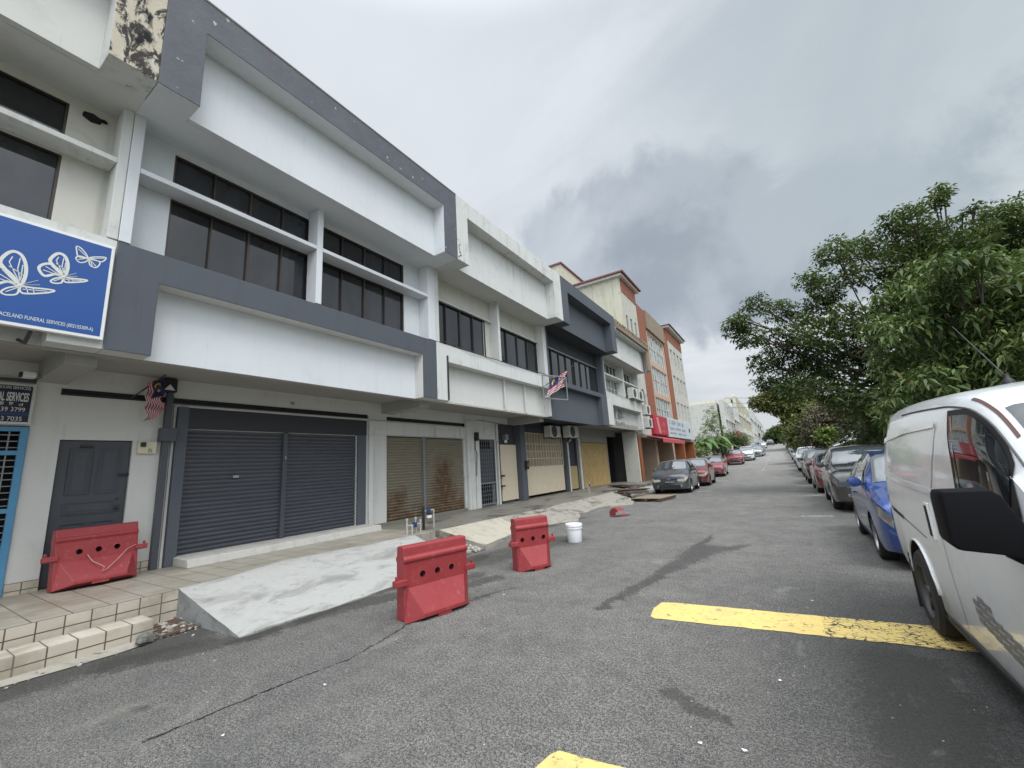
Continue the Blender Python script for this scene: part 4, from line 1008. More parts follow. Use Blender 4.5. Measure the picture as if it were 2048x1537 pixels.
mb.tube([(a0[0], a0[1], 3.95), (a0[0], a0[1], 4.8)], .02, 6); mb.tube([(b0[0], b0[1], 3.9), (b0[0], b0[1], 4.75)], .02, 6); mb.tube([(a0[0], a0[1], 3.95), (b0[0], b0[1], 4.75)], .012, 6)
mb.build('frame', 'grey_metal', t)

# ================================================================ ORANGE BLOCK
XO = -7.4
P = thing('apartment_building', 'tall stained orange and cream block with red tiled roofs beyond the shophouses', 'building', (XO, 35, 0))
ya, yb = 25.86, 45.3
def wallbox(y0, y1, z0, z1, m, name='wall', x1=XO, x0=-20, holes=()):
    mb = MB()
    if holes: wall_holes(mb, x1, x1 - .2, y0, y1, z0, z1, holes); mb.box(x0, x1 - .21, y0, y1, z0, z1)
    else: mb.box(x0, x1, y0, y1, z0, z1)
    return mb.build(name, m, P)
mb = MB(); mb.box(-20, XO - .02, ya, ya + .25, 3.3, 13.55); mb.build('side_wall', 'mossy', P)
h1 = [(26.5 + i * .95, 26.9 + i * .95, z, z + 1.2) for i in range(3) for z in (4.7, 7.4, 9.9)]
mb = MB(); wall_holes(mb, XO, XO - .2, ya + .26, 29.3, 3.2, 12.6, h1); mb.box(XO - .6, XO - .5, ya + .3, 29.2, 3.2, 12.6); mb.build('tower_wall', 'tower_cream', P)
mb = MB(); mb.box(XO - .3, XO + .03, ya + .26, 29.3, 12.6, 13.55); mb.build('tower_frieze', 'orange_paint', P)
mb = MB(); mb.box(-12, XO + .25, ya - .25, 29.6, 13.55, 13.70); mb.build('eaves', 'off_white', P)
mb = MB(); z = 13.70; c = [(XO + .40, ya - .40), (XO + .40, 29.75), (-12.2, 29.75), (-12.2, ya - .40)]
mb.add([(x, y, z) for x, y in c] + [(XO + .4, ya - .4, z + .10), (XO + .4, 29.75, z + .10), (-12.2, 29.75, z + .10), (-12.2, ya - .4, z + .1), (-9.2, 27.6, 14.35), (-10.6, 27.6, 14.35)],
       [(0, 1, 5, 4), (1, 2, 6, 5), (2, 3, 7, 6), (3, 0, 4, 7), (0, 3, 2, 1), (4, 5, 8), (5, 6, 9, 8), (6, 7, 9), (7, 4, 8, 9)])
mb.build('roof', 'roof_tile', P)
for (yy, zz_) in [(h[0], h[2]) for h in h1]: window(P, XO - .08, yy, yy + .4, zz_, zz_ + 1.2, 1, 'grey_metal', 'dark_glass', .03)
wallbox(29.31, 31.4, 3.2, 12.8, 'orange_paint', 'orange_wall')
h2 = [(31.9, 36.8, 9.0, 11.2), (31.9, 36.8, 6.6, 8.6), (31.9, 36.8, 4.5, 6.2)]
mb = MB(); wall_holes(mb, XO - .05, XO - .3, 31.41, 37.2, 3.2, 11.4, h2); mb.box(-20, XO - .7, 31.41, 37.2, 3.2, 12.4); mb.build('middle_wall', 'peach', P)
mb = MB(); mb.box(-14, XO + .12, 31.41, 37.2, 11.4, 12.85); mb.build('stained_parapet', 'brown_stain', P)
for (a, b, c, d) in h2:
    window(P, XO - .12, a, (a + b) / 2 - .15, c, d, 3, 'off_white', 'pale_glass', .06, rows=2); window(P, XO - .12, (a + b) / 2 + .15, b, c, d, 3, 'off_white', 'pale_glass', .06, rows=2)
wallbox(37.21, 38.8, 3.2, 12.6, 'orange_paint', 'orange_wall')
h3 = [(39.4 + i * 1.5, 40.4 + i * 1.5, z, z + 1.6) for i in range(4) for z in (4.9, 7.4, 9.9)]
mb = MB(); wall_holes(mb, XO, XO - .2, 38.81, yb, 3.2, 12.2, h3); mb.box(-18, XO - .6, 38.81, yb, 3.2, 13); mb.build('tower_wall', 'tower_cream', P)
for hh in h3: window(P, XO - .08, *hh, 2, 'off_white', 'pale_glass', .05, rows=3)
mb = MB(); mb.box(XO - .4, XO + .03, 38.81, yb, 12.2, 13.3); mb.build('tower_frieze', 'orange_paint', P)
mb = MB(); mb.box(-11, XO + .35, 38.5, yb + .3, 13.3, 13.5); mb.build('eaves', 'off_white', P)
mb = MB(); mb.add([(XO + .5, 38.3, 13.5), (XO + .5, yb + .5, 13.5), (-11.2, yb + .5, 13.5), (-11.2, 38.3, 13.5), (-8.9, 41, 14.3), (-8.9, 43, 14.3)], [(0, 1, 5, 4), (1, 2, 5), (2, 3, 4, 5), (3, 0, 4), (3, 2, 1, 0)]); mb.build('roof', 'roof_tile', P)
mb = MB(); mb.box(-15, -11.6, ya + .3, 31.5, 13.0, 16.0); mb.build('stair_tower', 'mossy', P)
mb = MB(); mb.box(-15.1, -11.5, ya + .2, 31.6, 16.0, 16.12); mb.build('stair_tower_coping', 'roof_tile', P)
# arcade at street level
mb = MB(); mb.box(-20, XO, ya, yb, 3.0, 3.2); mb.build('arcade_soffit', 'brown_stain', P)
mb = MB(); mb.box(-10.4, -10.2, ya, 34.5, 0, 3.0); mb.box(-10.4, -10.2, 40.5, yb, 0, 3.0); mb.build('arcade_wall', 'brown_orange', P)
for (y, w, m, xd) in ((26.0, .5, 'brown_orange', 1.0), (29.9, .55, 'beige_pillar', .95), (35.2, .6, 'beige_pillar', 1.1), (39.6, .5, 'brown_orange', 1.2), (44.6, .6, 'brown_orange', 1.3)):
    mb = MB(); mb.box(XO - xd, XO + .01, y, y + w, 0, 3.0); mb.build('arcade_pillar', m, P, bevel=.02)
B = thing('red_signboard', 'red signboard with a pale stripe on the orange block', 'signboard', (XO + .2, 31, 3.3), 'signs on the orange block')
mb = MB(); mb.box(XO + .02, XO + .24, 29.35, 33.35, 3.28, 4.62); mb.build('board', 'sign_red', B, bevel=.01)
mb = MB(); mb.prism([(30.0, 4.45), (30.6, 4.5), (31.1, 3.38), (30.5, 3.35)], 'x', XO + .24, XO + .25); mb.build('pale_stripe', 'sign_pink', B)
glyphs('lettering', 'sign_gold', B, XO + .239, 31.5, 3.85, .40, .42, 2, 3, .2, .008); glyphs('lettering', 'sign_gold', B, XO + .239, 31.5, 3.45, .22, .22, 4, 4, .2, .008)
B = thing('grey_signboard', 'long pale grey signboard with rows of dark lettering on the orange block', 'signboard', (XO + .2, 38, 3.3), 'signs on the orange block')
mb = MB(); mb.box(XO + .02, XO + .22, 33.4, 43.3, 3.2, 4.72); mb.build('board', 'sign_grey', B, bevel=.01)
mb = MB(); mb.cbox((XO + .22, 42.2, 4.0), (.01, .6, .35)); mb.build('emblem', 'black', B)
glyphs('lettering', 'sign_text_grey', B, XO + .219, 34.0, 4.16, .36, .40, 14, 21, .12, .008, (1, 6, 11))
glyphs('lettering', 'sign_text_grey', B, XO + .219, 34.0, 3.76, .26, .26, 22, 22, .1, .008, (7, 15))
glyphs('lettering', 'sign_text_grey', B, XO + .219, 34.0, 3.42, .17, .18, 34, 23, .1, .008, (13, 14, 15, 27))
t = thing('awning', 'faded red canvas awning sloping out below the red signboard', 'awning', (XO, 31.5, 2.8))
mb = MB(); mb.prism([(XO + .02, 3.10), (XO + .02, 3.14), (XO + 1.0, 2.86), (XO + 1.0, 2.62), (XO + .985, 2.62), (XO + .985, 2.845)], 'y', 28.0, 35.0); mb.build('canvas', 'awning_red', t)
mb = MB(); mb.tube([(XO + .02, 28.05, 2.75), (XO + .98, 28.05, 2.84)], .02); mb.tube([(XO + .02, 34.9, 2.75), (XO + .98, 34.9, 2.84)], .02); mb.build('arm', 'dark_metal', t)
# ================================================================ STREET THINGS
def barrier(label, loc, rz, rx=0.0, L=.88, rope=False, group='red plastic road barriers'):
    t = lthing('road_barrier', label, 'road barrier', loc, rz, group); t.rotation_euler = (rx, 0, rz)
    # local: length along x, front towards -y, height z
    H_ = .78
    prof = [(-.215, 0.06), (-.225, .02), (-.225, .10), (-.10, .36), (-.078, .62), (-.100, .64), (-.100, .665), (-.078, .69), (-.072, .77), (-.058, H_),
            (.058, H_), (.072, .77), (.078, .69), (.10, .665), (.10, .64), (.078, .62), (.085, .36), (.20, .10), (.20, .0), (-.20, 0)]
    # body: a slab with a sloping skirt set between two end posts
    def seg_body(mb, x0, x1, pr):
        mb.prism([(a, b) for a, b in pr], 'x', x0, x1)
    body = [(-.085, .0), (-.085, .60), (-.105, .62), (-.105, .650), (-.080, .672), (-.072, .765), (-.06, H_), (.06, H_), (.072, .765), (.08, .672), (.105, .650), (.105, .62), (.085, .60), (.085, 0)]
    mb = MB(); seg_body(mb, -L / 2, L / 2, body)
    shell = mb.build('body', 'barrier_plastic', t, bevel=.012)
    cut = MB()
    for x in (-.20, 0, .20): cut.lathe([(.0, -.3), (.036, -.3), (.036, .3), (0, .3)], (x, 0, .455), 'y', 20)
    co = cut.build('cut', 'barrier_plastic'); co.data.materials.clear(); co.data.materials.append(MATS['hole_dark'])
    boolean(shell, co)
    sk = MB()
    for s in (-1, 1):
        y0, y1 = s * .083, s * .235; top = .345; xi, xo, xe = L / 2 - .055, L / 2 - .165, L / 2 - .001
        v = [(-xi, y0, top), (xi, y0, top), (xo, y1, .075), (-xo, y1, .075), (-xo, y1, .035), (xo, y1, .035), (-xe, y0, .0), (xe, y0, .0), (-xe, s * .12, .0), (xe, s * .12, .0)]
        sk.add(v, [(0, 1, 2, 3), (3, 2, 5, 4), (0, 3, 4, 8, 6), (1, 7, 9, 5, 2), (6, 8, 9, 7), (8, 4, 5, 9), (0, 6, 7, 1)])
        sk.add([(-.09, s * .10, 0), (.09, s * .10, 0), (.09, y1 * .97, 0), (-.09, y1 * .97, 0), (-.09, s * .10, .05), (.09, s * .10, .05), (.09, y1 * .97, .045), (-.09, y1 * .97, .045)], [(0, 3, 2, 1), (4, 5, 6, 7), (0, 1, 5, 4), (1, 2, 6, 5), (2, 3, 7, 6), (3, 0, 4, 7)])
    sk.build('skirt', 'barrier_plastic', t, bevel=.006)
    for s in (-1, 1):
        lug = MB()
        lug.box(min(s * (L / 2 - .04), s * (L / 2 + .11)), max(s * (L / 2 - .04), s * (L / 2 + .11)), -.11, -.02, .37, .44)
        lug.box(min(s * (L / 2 + .065), s * (L / 2 + .095)), max(s * (L / 2 + .065), s * (L / 2 + .095)), -.08, -.05, .44, .485)
        lug.build('lug', 'barrier_plastic', t, bevel=.010)
    if rope:
        r_ = MB(); r_.tube([(.40, -.12, .44), (.30, -.13, .40), (.18, -.20, .28), (.06, -.235, .17), (.0, -.24, .145), (.03, -.22, .20), (-.08, -.16, .30), (-.12, -.10, .40)], .0055, 6); r_.build('rope', 'rope', t, smooth='all')
    return t
def boolean(o, cutter, op='DIFFERENCE'):
    m = o.modifiers.new('b', 'BOOLEAN'); m.object = cutter; m.operation = op; m.solver = 'EXACT'
    try: m.material_mode = 'TRANSFER'
    except Exception: pass
    bpy.context.view_layer.update()
    dg = bpy.context.evaluated_depsgraph_get()
    me = bpy.data.meshes.new_from_object(o.evaluated_get(dg), depsgraph=dg)
    o.modifiers.clear(); old = o.data; o.data = me; nm = old.name; bpy.data.meshes.remove(old); me.name = nm
    cm = cutter.data; bpy.data.objects.remove(cutter); bpy.data.meshes.remove(cm)
# built at the origin with identity parents, so the cut is exact; then moved
def place(t, loc, rz, rx=0, ry=0): t.location = loc; t.rotation_euler = (rx, ry, rz)
b1 = barrier('red water barrier standing on the road in front of the pale ramp', (0, 0, 0), 0)
b2 = barrier('red water barrier standing on the road beside the white bucket', (0, 0, 0), 0, L=.62)
b3 = barrier('red water barrier with a pale rope leaning against the dark grey door', (0, 0, 0), 0, rope=True)
place(b1, (-3.74, 3.94, 0), R(90 - 14)); place(b2, (-3.68, 6.13, 0), R(62)); place(b3, (-8.36, 2.06, FZ + .005), R(90 + 3), R(-9))

# bucket
t = lthing('bucket', 'white plastic pail with lid standing on the asphalt behind the barriers', 'bucket', (-3.96, 8.40, 0))
mb = MB(); mb.lathe([(0, 0), (.138, 0), (.143, .01), (.163, .33), (.160, .345), (0, .345)], (0, 0, 0), 'z', 36); mb.build('body', 'bucket_white', t, smooth=30)
mb = MB(); mb.lathe([(.163, .262), (.172, .262), (.174, .285), (.165, .29)], (0, 0, 0), 'z', 36); mb.lathe([(.163, .31), (.176, .312), (.177, .345), (.172, .362), (.155, .362), (.15, .35), (0, .35)], (0, 0, 0), 'z', 36); mb.build('lid', 'bucket_white', t, smooth=30)
mb = MB(); mb.tube([(.175 * math.cos(a), .175 * math.sin(a), .27 - .10 * math.sin(max(0, a))) for a in np.linspace(0, math.pi, 14)], .004, 6); mb.build('handle', 'steel', t)
# broken red plastic piece
t = lthing('broken_barrier_piece', 'piece of broken red plastic lying alone on the road', 'debris', (-4.35, 12.5, 0.0), R(75))
mb = MB(); P_ = [[(.30 * (i / 10 - .5) - .16, .17 * math.cos(a), .10 + .16 * math.sin(a)) for a in np.linspace(-.5, 2.6, 10)] for i in range(11)]; mb.grid(P_)
mb.grid([[(x, y * (1 - .5 * k), .012 + .05 * k * (1 - k)) for y in (-.16, -.05, .05, .16)] for x, k in ((-.05, 0), (.12, .2), (.28, .6), (.42, 1))])
mb.add([(-.31, .16 * math.cos(a), .10 + .155 * math.sin(a)) for a in np.linspace(-.5, 2.6, 10)], [tuple(range(10))])
mb.build('plastic_shell', 'barrier_plastic', t, smooth=True); 
# pallet and board stack
t = lthing('pallet', 'pale wooden pallet lying flat on the road in front of the grey hatchback', 'pallet', (-4.65, 17.5, 0), R(-8))
mb = MB()
for i in range(7): mb.box(-.60, .60, -.82 + i * .24, -.82 + i * .24 + .205, .115, .135)
mb.build('deck', 'wood', t, bevel=.004)
mb = MB()
for x in (-.58, -.05, .48): mb.box(x, x + .10, -.82, .82, .02, .113)
mb.build('bearer', 'dark_wood', t)
r_ = random.Random(2); t = lthing('board_pile', 'heap of old brown boards on the concrete apron behind the pallet', 'boards', (-6.25, 18.6, .13), R(10))
for k in range(12):
    mb = MB(); M = Matrix.Rotation(r_.uniform(-.35, .35), 3, 'Z') @ Matrix.Rotation(r_.uniform(-.06, .1), 3, 'X')
    mb.cbox((r_.uniform(-.4, .5), r_.uniform(-.7, .9), .02 + k * .020), (r_.uniform(.9, 1.5), r_.uniform(.12, .3), .03), M); mb.build('board', 'dark_wood', t)
t = lthing('board_pile', 'thin warped planks lying on the concrete slab beside the old shophouse', 'boards', (-6.9, 20.6, .35), R(-15))
for k in range(6):
    mb = MB(); mb.cbox((r_.uniform(-.5, .4), r_.uniform(-.6, .8), .01 + k * .018), (r_.uniform(.9, 1.3), r_.uniform(.2, .35), .02), Matrix.Rotation(r_.uniform(-.6, .6), 3, 'Z')); mb.build('board', 'dark_wood', t)
# water meters
def meter(label, loc, pipes, body, extra=None):
    t = thing('water_meter', label, 'water meter', loc, 'water meters on the pavement'); mb = MB()
    for (y, x, h) in pipes: mb.tube([(x, y, FZ - .1), (x, y, FZ + h)], .017, 8); mb.lathe([(.024, 0), (.024, .05)], (x, y, FZ + h - .03), 'z', 8)
    mb.tube([(pipes[0][1], pipes[0][0], FZ + body[2]), (pipes[-1][1], pipes[-1][0], FZ + body[2])], .014, 8); mb.build('pipes', 'pipe_pale', t, smooth=True)
    mb = MB(); mb.lathe([(0, -.05), (.05, -.05), (.055, 0), (.05, .05), (0, .055)], (body[0], body[1], FZ + body[2]), 'z', 14); mb.lathe([(0, 0), (.04, 0), (.04, .05), (0, .05)], (body[0] - .02, body[1] + .0, FZ + body[2]), 'x', 12); mb.build('meter', 'blue_meter', t, smooth=True)
    if extra: extra(t)
meter('water meter on four short pale pipes on the pavement before the rusty shutters', (-6.95, 6.65, FZ), [(6.52, -6.92, .30), (6.60, -6.85, .17), (6.80, -6.95, .30), (6.92, -6.93, .24)], (-6.9, 6.72, .17))
def ex(t):
    mb = MB(); mb.tube([(-7.03, 7.12, FZ), (-7.03, 7.12, FZ + .50)], .03, 8); mb.build('black_pipe', 'black', t, smooth=True)
    mb = MB(); mb.cbox((-7.03, 7.30, FZ + .26), (.06, .12, .06)); mb.build('valve', 'white_plastic', t, bevel=.01)
meter('water meter with a black pipe beside the rubble gap', (-7.0, 7.3, FZ), [(7.14, -7.04, .40), (7.50, -7.08, .38)], (-7.03, 7.28, .40), ex)
meter('water meter standing far along the pavement before the yellow shutter', (-7.4, 17.5, FZ), [(17.35, -7.35, .35), (17.6, -7.38, .42)], (-7.36, 17.5, .3))
# litter on the road, in the places it lies in the photograph
for i, (px, py) in enumerate(((1560, 1362), (1490, 1502), (1400, 1487), (1625, 1202), (650, 1370), (445, 1472), (1008, 1190))):
    p = at(px, py, 'z', .004); mb = MB(); a = i * 1.3; s = .013
    mb.add([(p.x + s * math.cos(a + q) * (1.6 if k % 2 else 1), p.y + s * math.sin(a + q), .006 + .004 * (k % 2)) for k, q in enumerate((0, 1.5, 3.1, 4.6))], [(0, 1, 2, 3)])
    tag(mb.build('litter', 'white_plastic', recalc=False), 'tiny white scrap of litter lying on the asphalt', 'litter', 'white litter scraps on the road')

# ================================================================ VEHICLES
def pint(x, xs, ys):
    """smooth interpolation (monotone cubic)"""
    n_ = len(xs)
    if x <= xs[0]: return ys[0]
    if x >= xs[-1]: return ys[-1]
    i = next(k for k in range(n_ - 1) if x <= xs[k + 1])
    h = [xs[k + 1] - xs[k] for k in range(n_ - 1)]; d = [(ys[k + 1] - ys[k]) / h[k] for k in range(n_ - 1)]
    def sl(k):
        if k == 0: return d[0]
        if k == n_ - 1: return d[-1]
        return 0 if d[k - 1] * d[k] <= 0 else 2 * d[k - 1] * d[k] / (d[k - 1] + d[k])
    m0, m1 = sl(i), sl(i + 1); t = (x - xs[i]) / h[i]; t2, t3 = t * t, t * t * t
    return (2 * t3 - 3 * t2 + 1) * ys[i] + (t3 - 2 * t2 + t) * h[i] * m0 + (-2 * t3 + 3 * t2) * ys[i + 1] + (t3 - t2) * h[i] * m1
class Car:
    """a body shell: front towards -y at y = 0, length L; stations give bottom, shoulder, top and widths"""
    def __init__(s, L, Wd, st, cant=.10):
        s.L = L; s.w = Wd / 2; s.st = st; s.ys = [q[0] for q in st]; s.cant = cant
    def par(s, y): return [pint(y, s.ys, [q[k] for q in s.st]) for k in range(1, 6)]
    def ring(s, y):
        zb, zs, zt, w, wt = s.par(y); w *= s.w; wt *= s.w; h = zt - zs
        c = min(s.cant, h * .5)
        return [(w * .80, zb), (w * .955, zb + .03), (w * .985, zb + (zs - zb) * .22), (w, zb + (zs - zb) * .50), (w * .992, zb + (zs - zb) * .80), (w * .965, zs), (lerp(w * .965, wt, .55), lerp(zs, zt, .52) if h > .25 else zs + h * .55), (wt + .0, zt - c), (wt * .93, zt - c * .38), (wt * .78, zt - c * .10), (wt * .4, zt - .0), (0, zt + .012)]
    def P(s, y, t, off=0.0):
        """t in ring index units 0..11"""
        rg = s.ring(y); i = max(0, min(len(rg) - 2, int(t))); f = t - i
        g = lambda k: rg[max(0, min(len(rg) - 1, k))]
        p0, p1, p2, p3 = g(i - 1), g(i), g(i + 1), g(i + 2)
        x, z = [.5 * (2 * p1[q] + (p2[q] - p0[q]) * f * .8 + (2 * p0[q] - 5 * p1[q] + 4 * p2[q] - p3[q] + .2 * (p2[q] - p0[q]) * 1.0) * f * f * 1.0 + (3 * p1[q] - p0[q] - 3 * p2[q] + p3[q]) * f ** 3) for q in (0, 1)] if False else [lerp(p1[q], p2[q], f) for q in (0, 1)]
        if off:
            tx, tz = p2[0] - p1[0], p2[1] - p1[1]; L = math.hypot(tx, tz) or 1; x += tz / L * off; z += -tx / L * off
        return (x, y, z)
    def shell(s, n_=90):
        ys = [s.L * (i / n_) for i in range(n_ + 1)]; rows = []
        for y in ys:
            half = [s.P(y, t) for t in range(12)]
            rows.append(half + [(-p[0], p[1], p[2]) for p in half[-2::-1]])
        mb = MB(); w = len(rows[0]); v = [p for r_ in rows for p in r_]; f = []
        for i in range(len(rows) - 1):
            for j in range(w): f.append((i * w + j, i * w + (j + 1) % w, (i + 1) * w + (j + 1) % w, (i + 1) * w + j))
        f += [tuple(range(w)), tuple(range((len(rows) - 1) * w, len(rows) * w))]
        mb.add(v, f); return mb
    def xz(s, y, z):
        """ring parameter on the side where the height is z"""
        rg = s.ring(y)
        for i in range(len(rg) - 1):
            if rg[i][1] <= z <= rg[i + 1][1]: return i + (z - rg[i][1]) / ((rg[i + 1][1] - rg[i][1]) or 1)
        return len(rg) - 2
    def side(s, mb, yl, yr, zb, zt, off=.006, ny=10, nz=6, sides=(1, -1)):
        """patch on the flank; yl, yr: functions of height fraction; zb, zt: functions of y"""
        for sd_ in sides:
            rows = []
            for j in range(nz + 1):
                v = j / nz; row = []
                for i in range(ny + 1):
                    y = lerp(yl(v), yr(v), i / ny); z = lerp(zb(y), zt(y), v)
                    x_, y_, z_ = s.P(y, s.xz(y, z), off); row.append((x_ * sd_, y_, z_))
                rows.append(row)
            mb.grid(rows)
    def top(s, mb, y0, y1, t0, off=.006, ny=8, nx=6):
        """patch over the top between y0 and y1 from ring parameter t0 to its mirror"""
        rows = []
        for i in range(ny + 1):
            y = lerp(y0, y1, i / ny); half = [s.P(y, lerp(t0, 11, k / nx), off) for k in range(nx + 1)]
            rows.append(half + [(-p[0], p[1], p[2]) for p in half[-2::-1]])
        mb.grid(rows)
def wheel(t, x, y, r, side, rimm='rim', w=.20, spokes=5):
    mb = MB(); mb.lathe([(r * .62, -w / 2), (r * .90, -w / 2), (r * .985, -w * .36), (r, -w * .2), (r, w * .2), (r * .985, w * .36), (r * .90, w / 2), (r * .62, w / 2), (r * .60, w * .3), (r * .60, -w * .3), (r * .62, -w / 2)], (x, y, r), 'x', 36)
    wh = mb.build('wheel', 'tyre', t, smooth=35)
    mb = MB(); s = side
    mb.lathe([(r * .64, s * w * .42), (r * .60, s * w * .50), (r * .56, s * w * .40), (r * .55, s * w * .05), (.0, s * w * .02)], (x, y, r), 'x', 30)
    for k in range(spokes):
        a = 2 * math.pi * k / spokes; c, q = math.cos(a), math.sin(a)
        pts = [(.0, .10 * r), (.58 * r, .055 * r), (.58 * r, -.055 * r), (0, -.10 * r)]
        lo = [(x + s * w * .38, y + u * c - v * q, r + u * q + v * c) for u, v in pts]; hi = [(x + s * w * .20, p[1], p[2]) for p in lo]
        mb.add(lo + hi, [(0, 1, 2, 3), (7, 6, 5, 4), (0, 4, 5, 1), (1, 5, 6, 2), (2, 6, 7, 3), (3, 7, 4, 0)])
    mb.lathe([(0, s * w * .46), (r * .14, s * w * .44), (r * .16, s * w * .3)], (x, y, r), 'x', 16)
    mb.build('rim', rimm, wh, smooth=35)
STY = {
 # y, bottom, shoulder, top, width, top width  (fractions of half width)
 'hatch': (3.72, 1.66, .78, 2.98, .295, [(0, .24, .66, .71, .80, .66), (.04, .20, .74, .80, .90, .76), (.24, .18, .82, .89, .975, .84), (.60, .18, .90, .98, 1, .87), (.88, .18, .94, 1.05, 1, .87), (1.18, .18, .955, 1.26, 1, .82), (1.50, .18, .965, 1.45, 1, .76), (2.1, .18, .965, 1.50, 1, .72), (2.8, .18, .985, 1.49, 1, .70), (3.30, .20, 1.0, 1.44, .97, .68), (3.48, .22, .99, 1.34, .95, .67), (3.62, .26, .92, 1.10, .90, .68), (3.72, .32, .80, .84, .80, .66)]),
 'suv': (4.35, 1.78, .86, 3.46, .335, [(0, .28, .76, .81, .82, .70), (.05, .24, .86, .92, .91, .78), (.28, .22, .95, 1.02, .975, .86), (.80, .22, 1.0, 1.08, 1, .87), (1.22, .22, 1.03, 1.14, 1, .88), (1.55, .22, 1.05, 1.36, 1, .82), (1.90, .22, 1.06, 1.55, 1, .76), (2.4, .22, 1.07, 1.625, 1, .74), (3.3, .22, 1.10, 1.615, 1, .72), (3.85, .24, 1.12, 1.55, .97, .70), (4.08, .28, 1.10, 1.40, .95, .69), (4.25, .34, 1.0, 1.10, .90, .70), (4.35, .40, .84, .88, .80, .66)]),
 'sedan': (4.35, 1.70, .82, 3.38, .30, [(0, .24, .62, .67, .78, .66), (.05, .20, .70, .76, .88, .76), (.28, .18, .78, .85, .97, .84), (.85, .18, .87, .94, 1, .86), (1.22, .18, .91, 1.00, 1, .86), (1.55, .18, .93, 1.22, 1, .78), (1.90, .18, .94, 1.40, 1, .71), (2.35, .18, .95, 1.465, 1, .69), (2.9, .18, .96, 1.44, 1, .68), (3.30, .18, .97, 1.27, .99, .70), (3.62, .20, .97, 1.06, .98, .80), (4.05, .24, .96, 1.03, .95, .82), (4.25, .28, .90, .96, .90, .78), (4.35, .34, .74, .78, .82, .70)]),
}
PROTO = {}
def make_car(style, pm, key=None, plate=True, rimm='rim'):
    L, Wd, fo, rw, wr, st = STY[style]
    c = Car(L, Wd, st, .11); t = lthing({'hatch': 'parked_hatchback', 'suv': 'parked_suv', 'sedan': 'parked_sedan'}[style]); w = Wd / 2
    body = c.shell().build('body', pm, None, smooth=38)
    cut = MB()
    for y in (fo, rw): cut.lathe([(0, -w - .3), (wr + .055, -w - .3), (wr + .055, w + .3), (0, w + .3)], (0, y, wr + .01), 'x', 32)
    co = cut.build('cut', 'trim_black'); boolean(body, co)
    body.data.polygons.foreach_set('use_smooth', [True] * len(body.data.polygons)); body.data.set_sharp_from_angle(angle=R(35))
    attach(body, t)
    mb = MB(); mb.box(-w + .24, w - .24, .25, L - .25, .17, .62); mb.build('underbody', 'trim_black', t)
    for y in (fo, rw):
        for s in (-1, 1): wheel(t, s * (w - .115), y, wr, s, rimm)
    # glass
    roof_y = st[7][0]; cow = st[4][0] + .03; hd = st[6][0] + .06
    mb = MB(); c.top(mb, cow, hd, 7.6, .006, 10, 8); mb.build('windscreen', 'screen_glass', t, smooth='all')
    re = [q for q in st if q[3] > q[2] + .25][-1][0]
    mb = MB(); c.top(mb, (re - .02) if style != 'sedan' else 2.98, (re + .16) if style != 'sedan' else 3.50, 7.8, .006, 6, 6); mb.build('rear_window', 'car_glass', t, smooth='all')
    zbelt = lambda y: c.par(y)[1] + .035
    zcant = lambda y: max(c.par(y)[2] - .125, zbelt(y) + .02)
    b0 = hd - .38; mid = (hd + re) / 2 - .05
    for s in (1, -1):
        mb = MB(); c.side(mb, lambda v: b0 + v * .36, lambda v: mid - .035, zbelt, zcant, sides=(s,)); mb.build('side_window', 'car_glass', t, smooth='all')
        mb = MB(); c.side(mb, lambda v: mid + .035, lambda v: re - .28 - v * .04, zbelt, zcant, sides=(s,)); mb.build('side_window', 'car_glass', t, smooth='all')
        mb = MB(); c.side(mb, lambda v: re - .24 - v * .04, lambda v: re + .05 - v * .14, zbelt, lambda y: zcant(y) - .01, .006, 5, 4, (s,)); mb.build('quarter_window', 'car_glass', t, smooth='all')
    for s in (1, -1): mb = MB(); c.side(mb, lambda v: mid - .03, lambda v: mid + .03, zbelt, zcant, .007, 1, 5, (s,)); mb.build('door_pillar', 'seal', t)
    for (ya, yb) in ((b0 - .04, b0 - .032), (mid - .004, mid + .004), (re - .30, re - .292)):
        for s in (1, -1): mb = MB(); c.side(mb, lambda v, a=ya: a, lambda v, a=yb: a, lambda y: .30, zbelt, .0025, 1, 8, (s,)); mb.build('door_gap', 'seal', t)
    for s in (1, -1): mb = MB(); c.side(mb, lambda v: fo + wr + .10, lambda v: rw - wr - .10, lambda y: .185, lambda y: .235, .01, 12, 2, (s,)); mb.build('sill', 'trim_black', t)
    for s in (-1, 1):
        for y in (mid - .16, re - .36): mb = MB(); x_ = c.P(y, c.xz(y, .80 * (st[6][2] / .95)))[0]; mb.cbox((s * (x_ + .018), y, .80 * (st[6][2] / .95)), (.03, .16, .028)); mb.build('door_handle', pm, t, bevel=.008)
    # lamps, grille, plate
    for s in (-1, 1):
        mb = MB(); c.side(mb, lambda v: .004, lambda v: .20 + v * .14, lambda y: c.par(y)[1] - .150 + .10 * y, lambda y: c.par(y)[1] - .012, .008, 10, 5, (s,)); za, zb_ = st[0][2] - .14, st[0][2] - .012; xa, xb = w * st[0][4] * .56, c.P(0, c.xz(0, za + .06))[0] + .004; mb.add([(s * xa, -.012, za + .03), (s * xb, -.006, za), (s * xb, -.006, zb_), (s * xa, -.012, zb_)], [(0, 1, 2, 3)])
        x0 = c.P(.07, c.xz(.07, c.par(.07)[1] - .08))[0]
        mb.build('headlight', 'lamp_amber' if key == 'old' else 'lamp_clear', t, smooth='all')
        mb = MB(); ye = L; c.side(mb, lambda v: ye - .26, lambda v: ye - .04, lambda y: c.par(y)[1] - .22, lambda y: c.par(y)[1] - .01, .010, 6, 4, (s,)); mb.build('tail_light', 'lamp_red', t, smooth='all')
        x_, y_, z_ = c.P(b0 + .10, c.xz(b0 + .10, zbelt(b0 + .1)))
